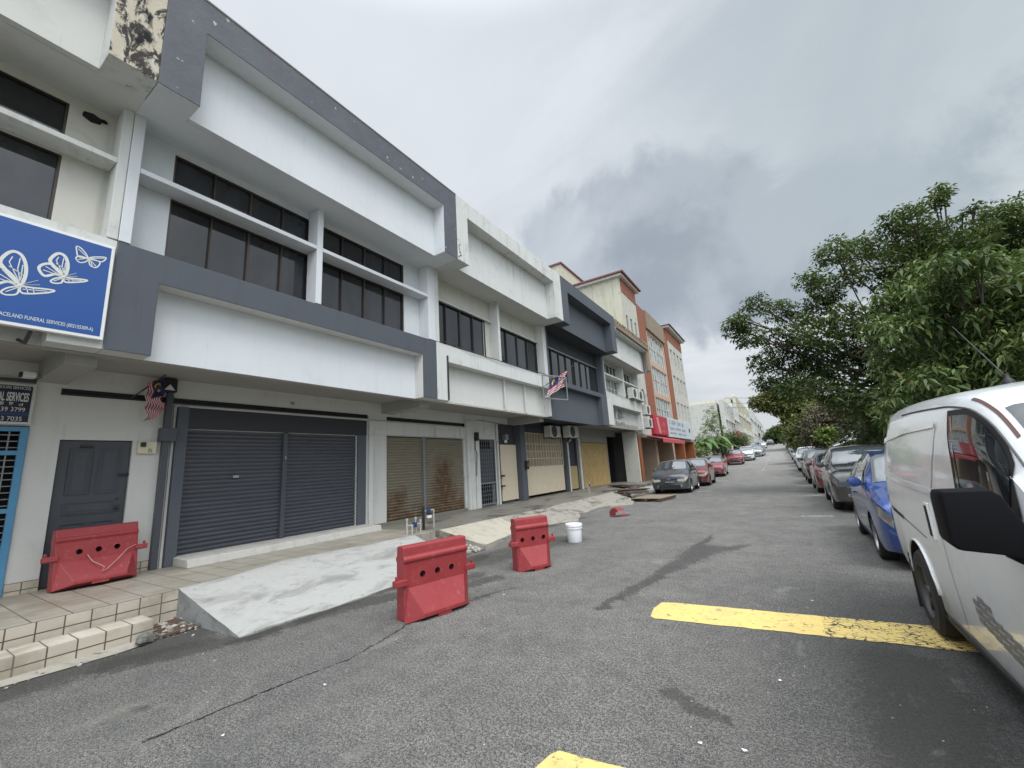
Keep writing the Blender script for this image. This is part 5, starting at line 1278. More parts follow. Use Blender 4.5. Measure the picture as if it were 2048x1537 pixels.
        mb = MB(); mb.lathe([(0, -.055), (.060, -.045), (.078, 0), (.065, .05), (0, .06)], (s * (x_ + .10), y_, z_ + .045), 'y', 14); mb.box(min(s * x_ * .98, s * (x_ + .06)), max(s * x_ * .98, s * (x_ + .06)), y_ - .02, y_ + .02, z_ - .01, z_ + .03)
        for q in range(len(mb.v)): vx, vy, vz = mb.v[q]; mb.v[q] = (s * (x_ + .10) + (vx - s * (x_ + .10)) * 1.25, vy, vz)
        mb.build('wing_mirror', pm, t, smooth=True)
    zf = st[0][2]
    mb = MB(); mb.cbox((0, -.004, zf - .03), (Wd * .46, .03, .06)); mb.cbox((0, -.004, .33 if style != 'suv' else .40), (Wd * .58, .03, .13)); mb.build('grille', 'trim_black', t, bevel=.01)
    mb = MB(); mb.cbox((0, -.022, zf - .005), (.16, .012, .028)); mb.cbox((0, -.02, zf - .065), (Wd * .44, .012, .010)); mb.build('grille_bar', 'rim', t)
    for s in (-1, 1): mb = MB(); mb.lathe([(0, 0), (.05, 0), (.05, -.015), (0, -.02)], (s * w * .60, .0, .34 if style != 'suv' else .42), 'y', 14); mb.build('fog_lamp', 'lamp_clear', t)
    if plate:
        mb = MB(); mb.cbox((0, -.03, zf - .135), (.40, .012, .10)); pl_ = mb.build('number_plate', 'plate', t)
        if key == 'old': text_mesh('plate_lettering', 'WNE 4471', .085, 'sign_ink', Matrix.Translation((-.17, -.037, zf - .165)) @ Matrix.Rotation(R(90), 4, 'X'), pl_, .001)
        else: glyph_plate(pl_, zf)
    mb = MB(); mb.tube([(-.35, cow - .02, c.P(cow, 10)[2] + .012), (.15, cow + .12, c.P(cow + .12, 10.5)[2] + .016)], .008, 5); mb.build('wiper', 'trim_black', t)
    return t
def glyph_plate(pl_, zf):
    r_ = random.Random(1); mb = MB()
    for i in range(7):
        if i == 3: continue
        a = -.17 + i * .05; mb.box(a, a + .034, -.0385, -.036, zf - .165, zf - .155); mb.box(a, a + .034, -.0385, -.036, zf - .115, zf - .107); mb.box(a, a + .010, -.0385, -.0362, zf - .155, zf - .115)
    mb.build('plate_lettering', 'sign_ink', pl_, recalc=False)
def park(style, pm, label, x, y, rz=0.0, key=None, group='cars parked along the kerb', rimm='rim'):
    k = (style, pm, key)
    if k in PROTO: t = copy_tree(PROTO[k])
    else: t = make_car(style, pm, key, True, rimm); PROTO[k] = t
    tag(t, label, {'hatch': 'hatchback', 'suv': 'SUV', 'sedan': 'sedan'}[style], group)
    t.location = (x, y, gz(y + 2)); t.rotation_euler = (math.atan2(gz(y + 3.5) - gz(y + .5), 3), 0, rz)
    return t
R_, L_ = 'cars parked along the right kerb', 'cars parked in front of the orange block'
park('hatch', 'paint_blue', 'blue hatchback parked behind the white van', 1.71, 7.35, R(-1), None, R_)
park('suv', 'paint_olive', 'dark olive grey crossover parked behind the blue hatchback', 1.73, 13.4, R(-.5), None, R_)
park('hatch', 'paint_darkred', 'dark red hatchback parked behind the dark crossover on the right', 1.63, 18.9, R(.5), None, R_)
park('suv', 'paint_black', 'black SUV behind the red hatchback in the right-hand row', 1.60, 24.2, 0, None, R_)
park('hatch', 'paint_grey', 'grey hatchback fifth from the white van in the right-hand row', 1.55, 29.8, 0, None, R_)
park('suv', 'paint_fleet_white', 'white SUV sixth from the van in the right-hand row', 1.50, 35.6, 0, None, R_)
far_ = ['paint_silver', 'paint_fleet_white', 'paint_silver', 'paint_fleet_white', 'paint_black', 'paint_silver', 'paint_fleet_white', 'paint_silver', 'paint_grey']
ordn = ['seventh', 'eighth', 'ninth', 'tenth', 'eleventh', 'twelfth', 'thirteenth', 'fourteenth', 'fifteenth']
for i in range(9):
    park(('sedan', 'sedan', 'suv')[i % 3], far_[i], {'paint_silver': 'silver', 'paint_fleet_white': 'white', 'paint_black': 'black', 'paint_grey': 'grey'}[far_[i]] + ' car %s from the van in the distant right-hand row' % ordn[i], 1.5 - .04 * i, 41.4 + i * 6.0, 0, None, R_)
park('hatch', 'paint_grey', 'dark grey hatchback with cloudy headlights beside the pallet', -4.62, 20.25, R(1.5), 'old', L_)
park('hatch', 'paint_darkred', 'dark red hatchback half hidden behind the grey hatchback on the left', -4.45, 24.8, R(1), 'old', L_, 'rim_dark')
park('sedan', 'paint_red', 'maroon sedan beside the orange block, beyond a gap in the left row', -4.62, 33.6, R(2), None, L_)
park('hatch', 'paint_red', 'bright maroon hatchback in front of the white posts on the left', -4.55, 50.5, R(2), None, L_)
park('suv', 'paint_fleet_white', 'white SUV parked beyond the maroon hatchback on the left', -3.95, 57.5, R(1), None, L_)
park('sedan', 'paint_silver', 'silver sedan standing out beyond the white SUV on the left', -3.35, 67.0, R(-4), None, L_)
park('suv', 'paint_silver', 'silver SUV far up the left side', -4.0, 80.0, 0, None, L_)
park('sedan', 'paint_fleet_white', 'small distant white sedan far up the left side', -3.6, 95.0, 0, None, L_)
park('suv', 'paint_black', 'dark SUV at the crest of the road on the left', -2.9, 132, 0, None, L_)

# ---------------------------------------------------------------- white van
V = lthing('panel_van', 'white panel van with a large black mirror filling the right edge of the picture', 'van', (1.70, 1.86, 0), 0)
vst = [(0, .26, .72, .78, .80, .66), (.08, .22, .84, .90, .90, .74), (.30, .20, .94, 1.01, .97, .82), (.62, .20, 1.04, 1.13, 1, .86), (.86, .20, 1.09, 1.26, 1, .86), (1.15, .20, 1.13, 1.56, 1, .85), (1.45, .20, 1.16, 1.80, 1, .84), (1.75, .20, 1.18, 1.895, 1, .83), (2.2, .20, 1.19, 1.94, 1, .83), (3.3, .20, 1.19, 1.965, 1, .83), (3.72, .24, 1.19, 1.96, 1, .825), (3.95, .36, 1.19, 1.955, .995, .82), (4.22, .38, 1.17, 1.89, .985, .80), (4.34, .40, 1.12, 1.74, .96, .78), (4.40, .46, 1.0, 1.50, .93, .76)]
vc = Car(4.40, 1.70, vst, .17)
def vring(y):
    zb, zs, zt, w, wt = vc.par(y); w *= vc.w; wt *= vc.w; h = zt - zs; c = min(.17, h * .5)
    a = [(w * .86, zb), (w * .965, zb + .02), (w * .985, zb + .10), (w * .998, zb + (zs - zb) * .34), (w, zb + (zs - zb) * .62), (w * .995, zs), (lerp(w * .985, wt + .04, .5), lerp(zs, zt, .55) if h > .25 else zs + h * .5), (wt + .045, zt - c), (wt + .012, zt - c * .55), (wt * .93, zt - c * .25), (wt * .55, zt - .012), (0, zt + .006)]
    return a
vc.ring = vring
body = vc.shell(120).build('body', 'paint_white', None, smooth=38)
cut = MB()
for y in (.66, 3.34): cut.lathe([(0, -1.2), (.405, -1.2), (.405, 1.2), (0, 1.2)], (0, y, .33), 'x', 40)
co = cut.build('cut', 'trim_black'); boolean(body, co)
# recessed blank side panel, creases
m_ = body.data
body.data.polygons.foreach_set('use_smooth', [True] * len(body.data.polygons)); body.data.set_sharp_from_angle(angle=R(35))
attach(body, V)
mb = MB(); mb.box(-.60, .60, .3, 4.1, .18, .9); mb.build('underbody', 'trim_black', V)
for y in (.60, 3.27):
    for s in (-1, 1): wheel(V, s * .772, y, .338, s, 'rim_dark', .20, 6)
Y_ = lambda wy: wy - 1.86            # world y to the van's own y
def vside(name, m, L_or, off=.005, nz=6, ny=14, par_=V, sides=(-1,), zb=None, zt=None, yl=None, yr=None, smooth='all'):
    mb = MB(); vc.side(mb, yl, yr, zb, zt, off, ny, nz, sides); return mb.build(name, m, par_, smooth=smooth)
def stroke(mb, pts, w, off, sides=(-1,)):
    """thin line laid on the flank through (world y, z) points"""
    for sd_ in sides:
        lo, hi = [], []
        for i, (wy, z) in enumerate(pts):
            a = pts[max(i - 1, 0)]; b = pts[min(i + 1, len(pts) - 1)]; dy, dz = b[0] - a[0], b[1] - a[1]; L = math.hypot(dy, dz) or 1
            for s_, arr in ((-1, lo), (1, hi)):
                yy = Y_(wy - dz / L * w / 2 * s_); z2 = z + dy / L * w / 2 * s_
                q = vc.P(yy, vc.xz(yy, z2), off); arr.append((q[0] * sd_, q[1], q[2]))
        mb.grid([lo, hi])
# driver's window: glass outline in (world y, z)
def wtop(y):  # y van-local
    return pint(y, [1.08, 1.16, 1.22, 1.32, 1.48, 1.73, 2.02], [1.20, 1.36, 1.47, 1.585, 1.69, 1.762, 1.775])
for nm, m, gy, gzb, gzt, off in (('window_seal', 'seal', .0, 0, 0, .006), ('driver_window', 'car_glass', .045, .03, .035, .010)):
  for sd1 in (-1, 1):
    mb = MB(); vc.side(mb, lambda v: 1.09 + gy * 2, lambda v: 1.89 + v * .15 - gy, lambda y: 1.185 + gzb, lambda y: wtop(y) - gzt, off, 24, 8, (sd1,)); mb.build(nm, m, V, smooth='all')
mb = MB(); stroke(mb, [(3.66, 1.22), (3.74, 1.5), (3.80, 1.73)], .018, .014, (-1,)); mb.build('window_pillar_strip', 'lamp_clear', V)
# windscreen and roof-edge strip
mb = MB(); vc.top(mb, .84, 1.42, 8.8, .006, 14, 8); mb.build('windscreen', 'car_glass', V, smooth='all')
for sd_ in (-1, 1):
    mb = MB(); lo = [vc.P(y, 8.20, .004) for y in np.linspace(1.25, 1.75, 14)]; hi = [vc.P(y, 8.45, .004) for y in np.linspace(1.25, 1.75, 14)]
    mb.grid([[(p[0] * sd_, p[1], p[2]) for p in lo], [(p[0] * sd_, p[1], p[2]) for p in hi]])
    mb.build('roof_strip', 'rust_strip', V)
for sd_ in (-1, 1):
    mb = MB(); pts = [vc.P(y, 7.55, .004) for y in np.linspace(1.16, 3.35, 30)]; mb.tube([(p[0] * sd_, p[1], p[2]) for p in pts], .006, 6)
    mb.build('gutter', 'panel_gap', V)
mb = MB()
stroke(mb, [(4.30, 1.70), (4.33, 1.30), (4.31, 1.00), (4.28, .66), (4.24, .50), (4.25, .30)], .006, .002)
stroke(mb, [(4.24, .295), (3.5, .262), (2.9, .25)], .006, .002)
mb.build('door_gap', 'seal', V)
mb = MB(); stroke(mb, [(6.18, .985), (5.9, .935), (5.45, .90)], .035, .004); mb.build('slide_track', 'seal', V)
mb = MB(); stroke(mb, [(5.45, .90), (5.1, .865), (4.75, .83)], .008, .002); stroke(mb, [(5.30, 1.655), (4.9, 1.70), (4.3, 1.71)], .018, .004); mb.build('track_cover', 'panel_gap', V)
# raised frame round the blank window panel
mb = MB()
pt = [(6.05, 1.62), (5.6, 1.652), (5.0, 1.69), (4.14, 1.705)]; stroke(mb, pt, .05, .012)
stroke(mb, [(6.12, 1.285), (5.6, 1.255), (5.0, 1.235), (4.34, 1.225)], .04, .016); stroke(mb, [(4.14, 1.70), (4.24, 1.45), (4.32, 1.24)], .035, .008); stroke(mb, [(6.10, 1.62), (6.15, 1.45), (6.13, 1.28)], .035, .008)
mb.build('panel_rim', 'paint_white', V, smooth='all')
mb = MB(); xh = -(vc.P(Y_(4.61), vc.xz(Y_(4.61), 1.0))[0])
mb.cbox((xh - .006, Y_(4.50), .995), (.016, .085, .27)); mb.build('handle_recess', 'paint_white', V, bevel=.006)
mb = MB(); mb.cbox((xh - .012, Y_(4.505), .995), (.014, .050, .225)); mb.build('door_handle', 'seal', V, bevel=.005)
for sd_ in (-1, 1): mb = MB(); vc.side(mb, lambda v: Y_(3.1) - .1, lambda v: 3.34 - .43, lambda y: .205, lambda y: .27, .018, 18, 3, (sd_,)); mb.build('sill', 'trim_black', V, smooth='all')
# dark stone-guard below, mud flap, arch lip
for q in (-.855, .655): mb = MB(); mb.box(q, q + .2, 3.775, 3.80, .07, .55); mb.build('mud_flap', 'trim_black', V)
for sd_ in (-1, 1):
    for yc in (.66, 3.34):
        mb = MB(); arc = []
        for a in np.linspace(.15, math.pi - .15, 18):
            yy, z = yc + .412 * math.cos(a), .33 + .412 * math.sin(a)
            if 0 < yy < 4.3: q = vc.P(yy, vc.xz(yy, z), .004); arc.append((q[0] * sd_, q[1], q[2]))
        mb.tube(arc, .010, 6); mb.build('arch_lip', 'paint_white', V, smooth='all')
# chequered decal on the door
mb = MB()
for r_i in range(4):
    for c_i in range(9):
        if (r_i == 0 and c_i in (0, 3, 4, 5, 6, 7, 8)) or (r_i == 1 and c_i == 7): continue
        wy = 3.95 - c_i * .105 - r_i * .012; z = .655 - r_i * .048 - c_i * .012
        vc.side(mb, lambda v, a=wy: Y_(a - .095), lambda v, a=wy: Y_(a), lambda y, z=z: z - .038, lambda y, z=z: z, .003, 2, 1, (-1,))
mb.build('decal', 'sticker', V)
# mirror
Mi = MB(); ox, oz, oy = -.86, 1.035, Y_(2.96)
prof = [(.592, 1.325), (.602, 1.348), (.77, 1.352), (.80, 1.325), (.825, 1.26), (.862, 1.17), (.862, 1.03), (.76, 1.058), (.62, 1.072), (.592, 1.100)]
k = len(prof); cx, cz = .73, 1.2
def mring(y, sc): return [(cx + (a - cx) * sc - 1.70, Y_(y), cz + (b - cz) * sc) for a, b in prof]
F, Md, Bk = mring(2.86, .97), mring(2.90, 1.0), mring(3.05, .96)
Mi.add(F + Md + Bk, [tuple(range(k)), tuple(range(2 * k, 3 * k))] + [(i, (i + 1) % k, k + (i + 1) % k, k + i) for i in range(k)] + [(k + i, k + (i + 1) % k, 2 * k + (i + 1) % k, 2 * k + i) for i in range(k)])
mir = Mi.build('wing_mirror', 'mirror_black', V, bevel=.008, smooth=45, seg=3)
mb = MB(); mb.cbox((-.85, Y_(2.95), 1.08), (.09, .16, .13), Matrix.Rotation(.2, 3, 'Y')); mb.build('mirror_arm', 'mirror_black', mir, bevel=.02, smooth=45)
mb = MB(); mb.prism([(cx + (a - cx) * .82 - 1.72, cz + (b - cz) * .84) for a, b in prof], 'y', Y_(3.052), Y_(3.056)); mb.build('mirror_glass', 'steel', mir)
mb = MB(); ax_ = -.36; zr = vc.P(Y_(4.15), 10.3)[2]
mb.lathe([(0, -.01), (.035, -.005), (.03, .02), (.014, .04), (.010, .07)], (ax_, Y_(4.15), zr), 'z', 16); mb.tube([(ax_, Y_(4.15), zr + .04), (ax_ - .02, Y_(4.75), zr + .56)], [.0055, .003], 6); mb.build('antenna', 'black', V, smooth=True)
for s in (-1, 1):
    mb = MB(); vc.side(mb, lambda v: .05, lambda v: .55 + v * .2, lambda y: vc.par(y)[1] - .22, lambda y: vc.par(y)[1] - .02, .008, 8, 5, (s,)); mb.build('headlight', 'lamp_clear', V, smooth='all')
    mb = MB(); vc.side(mb, lambda v: 4.28, lambda v: 4.38, lambda y: .75, lambda y: 1.05, .008, 3, 5, (s,)); mb.build('tail_light', 'lamp_red', V, smooth='all')
mb = MB(); mb.cbox((0, -.004, .62), (.9, .03, .12)); mb.cbox((0, -.004, .38), (1.1, .03, .12)); mb.build('grille', 'trim_black', V)
# ================================================================ VEGETATION
def leaves(cl, per, size, seed, droop=.35, aspect=2.3, spray=6, spread=.20):
    """leaf faces in small sprays scattered through every clump (x, y, z, r)"""
    g = np.random.default_rng(seed); vs = []; 
    for (x, y, z, r) in cl:
        k = max(6, int(per * r * r)); 
        d = g.normal(size=(k, 3)); d /= np.linalg.norm(d, axis=1)[:, None]
        rad = r * g.uniform(.25, 1.08, (k, 1)) ** .6
        c = np.array([x, y, z]) + d * rad * np.array([1, 1, .82])
        az0 = g.uniform(0, 6.28, k)
        for s in range(spray):
            az = az0 + s * 6.28 / spray + g.normal(0, .3, k); el = g.normal(-.25 * droop * 2, .45, k)
            L = size * g.uniform(.7, 1.3, k)
            dv = np.stack([np.cos(az) * np.cos(el), np.sin(az) * np.cos(el), np.sin(el)], 1)
            sd_ = np.cross(dv, g.normal(0, .35, (k, 3)) + np.array([0, 0, 1])); sd_ /= np.linalg.norm(sd_, axis=1)[:, None]
            b = c + dv * (spread * size); tip = b + dv * L[:, None]; tip[:, 2] -= L * droop * .5
            m_ = b + dv * (L * .45)[:, None]; w = (L / aspect / 2)[:, None]
            vs.append(np.stack([b, m_ + sd_ * w, tip, m_ - sd_ * w], 1))
    v = np.concatenate(vs).reshape(-1, 3); return v
def leaf_mesh(name, v, m, parent):
    n_ = len(v) // 4; me = bpy.data.meshes.new(name)
    me.vertices.add(len(v)); me.vertices.foreach_set('co', v.astype(np.float32).ravel())
    me.loops.add(n_ * 4); me.loops.foreach_set('vertex_index', np.arange(n_ * 4, dtype=np.int32))
    me.polygons.add(n_); me.polygons.foreach_set('loop_start', np.arange(0, n_ * 4, 4, dtype=np.int32)); me.polygons.foreach_set('loop_total', np.full(n_, 4, dtype=np.int32))
    me.update(calc_edges=True); me.materials.append(MATS[m])
    o = bpy.data.objects.new(name, me); COL.objects.link(o); attach(o, parent); return o
def tree(name, label, base, fork, cl, m, per=60, size=.2, seed=1, tr=.22, group=None, cat='tree', droop=.35, aspect=2.3, trunk='bark'):
    t = thing(name, label, cat, base, group); r_ = random.Random(seed)
    mb = MB(); B_, F_ = Vector(base), Vector(fork)
    mb.tube([B_ - Vector((0, 0, .3)), B_, B_.lerp(F_, .35) + Vector((r_.uniform(-.1, .1), r_.uniform(-.1, .1), 0)), B_.lerp(F_, .7) + Vector((r_.uniform(-.1, .1), 0, 0)), F_], [tr * 1.5, tr * 1.15, tr * .95, tr * .85, tr * .75], 10)
    for (x, y, z, r) in cl:
        c = Vector((x, y, z)); s = F_ if (c - F_).length > .5 else B_; q = s.lerp(c, .5) + Vector((r_.uniform(-.5, .5), r_.uniform(-.5, .5), r_.uniform(-.22, .05) * (c - s).length))
        mb.tube([s, s.lerp(q, .5) + Vector((0, 0, -.05)), q, c], [tr * .42, tr * .32, tr * .20, tr * .06], 6)
        for _ in range(2):
            e = c + Vector([r_.uniform(-1, 1) * r * .8 for _ in range(3)]); mb.tube([q.lerp(c, .6), c.lerp(e, .4), e], [tr * .12, tr * .08, tr * .03], 5)
    mb.build('trunk', trunk, t, smooth='all', recalc=False)
    leaf_mesh('crown', leaves(cl, per, size, seed, droop, aspect), m, t); return t
def clumps(L, Y, seed=0, j=.8, s=1.0):
    r_ = random.Random(seed); out_ = []
    for q in L:
        px, py, r = q[:3]; p = at(px, py, 'y', Y + (q[3] if len(q) > 3 else r_.uniform(-j, j))); out_.append((p.x, p.y, p.z, r * s))
    return out_
YA = 20
A = [(1470, 657, .5), (1513, 610, .55), (1560, 622, .6), (1500, 672, .6), (1560, 675, .7), (1528, 722, .6), (1582, 725, .7), (1526, 765, .42), (1590, 775, .6), (1478, 640, .4), (1560, 770, .6), (1600, 690, .6),
     (1622, 560, .55), (1668, 505, .6), (1716, 500, .6), (1655, 580, .65), (1712, 552, .5), (1752, 498, .55), (1636, 612, .6), (1690, 632, .6), (1640, 665, .7), (1695, 690, .8), (1625, 745, .8), (1662, 780, .7), (1605, 640, .35),
     (1782, 448, .5), (1819, 430, .45), (1868, 405, .40), (1886, 380, .34), (1828, 482, .8), (1880, 482, .8), (1804, 525, .8), (1865, 530, .9), (1784, 560, .6), (1755, 640, .7), (1915, 500, .7), (1845, 455, .45),
     (1986, 440, .6), (2022, 438, .6), (1966, 472, .5), (2034, 488, .9), (1990, 500, .8), (1948, 412, .20), (1925, 425, .14), (2090, 470, 1.0), (2080, 540, 1.2), (1958, 520, .8), (2150, 520, 1.3), (2200, 600, 1.5),
     (1740, 745, .9), (1700, 800, .7), (1752, 820, .7), (1790, 700, 1.0), (1800, 770, .9), (1655, 722, .9), (1905, 590, 1.2), (2010, 600, 1.4), (1850, 640, 1.2), (1950, 700, 1.4), (2100, 680, 1.6)]
tree('broadleaf_tree', 'large dark green broadleaf tree spreading its left limbs over the row of parked cars', (6.6, 21.0, .95), (5.6, 20.6, 3.4), clumps(A, YA, 1, 1.6, 1.1), 'leaf_dark', 250, .175, 11, .20, aspect=2.5)
Bq = [(1806, 562, .42), (1842, 548, .42), (1895, 535, .45), (1948, 522, .42), (2005, 534, .5), (1768, 600, .34), (1822, 606, .5), (1875, 590, .5), (1932, 580, .5), (1986, 590, .55), (1756, 652, .38), (1804, 652, .5), (1868, 640, .55), (1930, 645, .55), (2000, 640, .6),
      (1770, 705, .4), (1822, 712, .5), (1890, 705, .55), (1968, 705, .55), (2040, 580, .6), (2050, 690, .6), (1855, 755, .42), (1930, 745, .5), (2000, 750, .5), (1795, 765, .38), (1765, 745, .32), (2100, 560, .8), (2110, 660, .9), (1830, 800, .45), (1790, 815, .4), (1900, 800, .5), (2060, 770, .6)]
tree('mango_tree', 'fresh light green tree with drooping leaves rising behind the white van', (4.9, 12.6, .55), (4.5, 12.4, 2.0), clumps(Bq, 12.2, 2, .9), 'leaf_bright', 230, .17, 12, .15, droop=.7, aspect=2.9)
Cq = [(1518, 806, 1.7), (1540, 796, 2.0), (1565, 790, 2.2), (1590, 795, 2.3), (1575, 815, 2.3), (1600, 820, 2.3), (1585, 842, 1.8), (1602, 860, 1.8), (1555, 812, 1.8), (1528, 812, 1.3), (1615, 800, 2.4), (1580, 862, 1.2)]
tree('umbrella_tree', 'dark spreading tree leaning over the far end of the road', (5.9, 84, 2.6), (5.0, 84, 7.5), clumps(Cq, 84, 3, 2), 'leaf_olive', 60, .5, 13, .4, aspect=1.8)
def shrub(label, L, Y, m, per, size, seed, s=1.0, name='shrub', base=None, j=1.0, **kw):
    cl = clumps(L, Y, seed, j, s); x = sum(c[0] for c in cl) / len(cl); b = base or (x, Y, bank(x, Y)); f = (b[0], b[1], b[2] + .4)
    return tree(name, label, b, f, cl, m, per, size, seed, kw.pop('tr', .07), cat=kw.pop('cat', 'shrub'), **kw)
shrub('brown vine-covered bushes on the bank behind the dark crossover', [(1640, 850, 1.3), (1665, 830, 1.6), (1690, 815, 1.6), (1715, 825, 1.5), (1650, 875, 1.3), (1690, 860, 1.5), (1720, 865, 1.4), (1740, 835, 1.4), (1625, 880, .9), (1705, 885, .9), (1760, 860, 1.3)], 34, 'leaf_vine', 150, .22, 21, .92, aspect=3)
shrub('olive green bush on the bank beyond the brown vines', [(1600, 868, 1.5), (1612, 850, 1.6), (1628, 838, 1.6), (1645, 822, 1.5), (1600, 885, 1.3), (1620, 872, 1.5), (1590, 880, 1.0), (1662, 808, 1.3)], 48, 'leaf_olive', 90, .30, 22, .95, aspect=2.4)
shrub('small bright green papaya plant in front of the brown vines', [(1641, 866, .32), (1655, 862, .36), (1660, 872, .30), (1648, 876, .30), (1636, 872, .22)], 27, 'leaf_lime', 260, .20, 23, base=(tuple(at(1651, 890, 'y', 27))), name='papaya_plant', j=.3)
shrub('dense dark hedge below the large trees behind the white van', [(1745, 862, 1.2), (1775, 850, 1.2), (1800, 840, 1.2), (1830, 830, 1.2), (1770, 880, .8), (1860, 830, 1.2), (1900, 825, 1.3), (1950, 815, 1.3), (2010, 810, 1.4), (2080, 800, 1.6)], 22, 'leaf_dark', 130, .17, 24)
for i, (px, py, r, Y, lb) in enumerate(((1553, 868, 3.2, 168, 'round pale green tree at the end of the road'), (1568, 862, 3.4, 180, 'taller green tree at the end of the road beside the round one'), (1588, 872, 2.2, 118, 'olive tree beside the distant parked cars on the right'), (1537, 873, 2.2, 205, 'dark little tree at the end of the distant shop row'))):
    cl = clumps([(px, py, r), (px - 7, py + 6, r * .7), (px + 8, py + 6, r * .8), (px + 2, py - 5, r * .7)], Y, i, 1); b = at(px, 888, 'y', Y)
    tree('distant_tree', lb, (b.x, b.y, min(b.z, cl[0][2] - 1)), (b.x, b.y, cl[0][2] - .5), cl, 'leaf_far', 22, .7, 30 + i, .25, 'trees at the end of the road', aspect=1.6)
# unseen verge trees added opposite, to darken the shops and reflect in their windows
def round_tree(label, x, y, h, r, seed, per=55):
    r_ = random.Random(seed); b = (x, y, bank(x, y)); cl = []
    for k in range(16): a = r_.uniform(0, 6.28); q = r_.uniform(.2, 1) * r; cl.append((x + math.cos(a) * q, y + math.sin(a) * q, b[2] + h - r * .9 + r_.uniform(-.75, .7) * r, r_.uniform(.28, .42) * r))
    tree('broadleaf_tree', label, b, (x, y, b[2] + h * .4), cl, 'leaf_dark', per, .22, seed, .24, 'verge trees opposite the shops', aspect=2.3)
round_tree('tall broadleaf tree on the bank behind the large dark tree', 14.5, 31, 13, 4.2, 61)
round_tree('broadleaf tree added on the verge beside the white van, across from the second shophouse', 9.5, 3.5, 9.5, 4.2, 62)
round_tree('broadleaf tree added on the verge across the road from the butterfly sign', 10.5, -5, 10, 4.4, 63)
round_tree('last broadleaf tree added on the verge, furthest from the orange block', 11.5, -14, 10, 4.6, 64)
# left side planting beyond the orange block
def banana(label, x, y, z0, h, n_, seed):
    t = thing('banana_plant', label, 'banana plant', (x, y, z0), 'banana plants beyond the orange block'); r_ = random.Random(seed)
    mb = MB(); mb.tube([(x, y, z0 - .2), (x + .05, y, z0 + h * .3), (x, y + .05, z0 + h * .55)], [.13, .11, .07], 10); mb.build('stem', 'leaf_banana', t, smooth='all')
    for k in range(n_):
        a = k * 2.4 + r_.uniform(-.3, .3); L = h * r_.uniform(.55, .75); up = r_.uniform(.5, 1.1); rows = []
        for i in range(11):
            u = i / 10; q = Vector((x, y, z0 + h * .5)) + Vector((math.cos(a), math.sin(a), 0)) * L * u * .85 + Vector((0, 0, L * (up * u - (up + .25) * u * u * .9)))
            w = .30 * math.sin(math.pi * min(1, u * .92 + .06)) ** .6; sd_ = Vector((-math.sin(a), math.cos(a), 0))
            rows.append([q - sd_ * w + Vector((0, 0, .06 + r_.uniform(-.03, .03))), q, q + sd_ * w + Vector((0, 0, .06 + r_.uniform(-.03, .03)))])
        mb = MB(); mb.grid(rows); mb.build('leaf', 'leaf_banana', t, smooth='all', recalc=False)
for i, (px, py, Y, h, lb) in enumerate(((1412, 905, 49, 3.6, 'banana plant closest to the orange block'), (1428, 905, 51, 4.2, 'tall banana plant in front of the pale far building'), (1345, 905, 48, 2.8, 'banana plant seen through the arcade of the orange block'), (1443, 903, 54, 3.4, 'banana plant on the right of the clump, by the white posts'))):
    p = at(px, py, 'y', Y); banana('%s' % lb, p.x, p.y, max(0, p.z - 1.2), h, 9, 40 + i)
shrub('light green feathery tree in front of the pale far building', [(1424, 822, .9), (1420, 840, 1.0), (1430, 850, 1.0), (1414, 855, .9), (1440, 862, .9), (1422, 868, 1.1), (1408, 872, .8), (1432, 835, .7)], 56, 'leaf_lime', 55, .22, 51, name='feathery_tree', j=.6, aspect=3, tr=.045, cat='tree')
shrub('dark round tree by the pale far building beyond the banana plants', [(1455, 878, 1.2), (1468, 875, 1.2), (1480, 880, 1.0), (1462, 888, 1.2), (1448, 888, .9), (1475, 890, 1.0), (1488, 886, .7)], 62, 'leaf_dark', 70, .30, 52, name='round_tree', j=.8, cat='tree')
shrub('yellow green rounded shrub at the corner of the orange block', [(1388, 902, .55), (1398, 900, .6), (1408, 903, .55), (1395, 910, .55), (1404, 911, .5)], 46.8, 'leaf_lime', 240, .13, 53, j=.3)
shrub('dark undergrowth beneath the banana plants', [(1400, 885, 1.0), (1415, 890, 1.0), (1432, 893, 1.0), (1445, 895, .9), (1420, 902, .8), (1436, 903, .8), (1345, 908, .8), (1335, 905, .8), (1350, 900, .7)], 52, 'leaf_dark', 90, .20, 54, j=.8)
for i, px in enumerate((1447, 1456, 1466)):
    p = at(px, 912, 'y', 55); mb = MB(); mb.tube([(p.x, p.y, p.z - .3), (p.x, p.y, p.z + 1.05)], .16, 10); mb.lathe([(0, .08), (.12, .06), (.20, 0), (.20, -.05)], (p.x, p.y, p.z + 1.09), 'z', 12)
    tag(mb.build('gate_post', 'off_white', smooth=35), 'short white post before the dark round tree, %s of three' % ('left one', 'middle one', 'right one')[i], 'post', 'white posts by the planting')

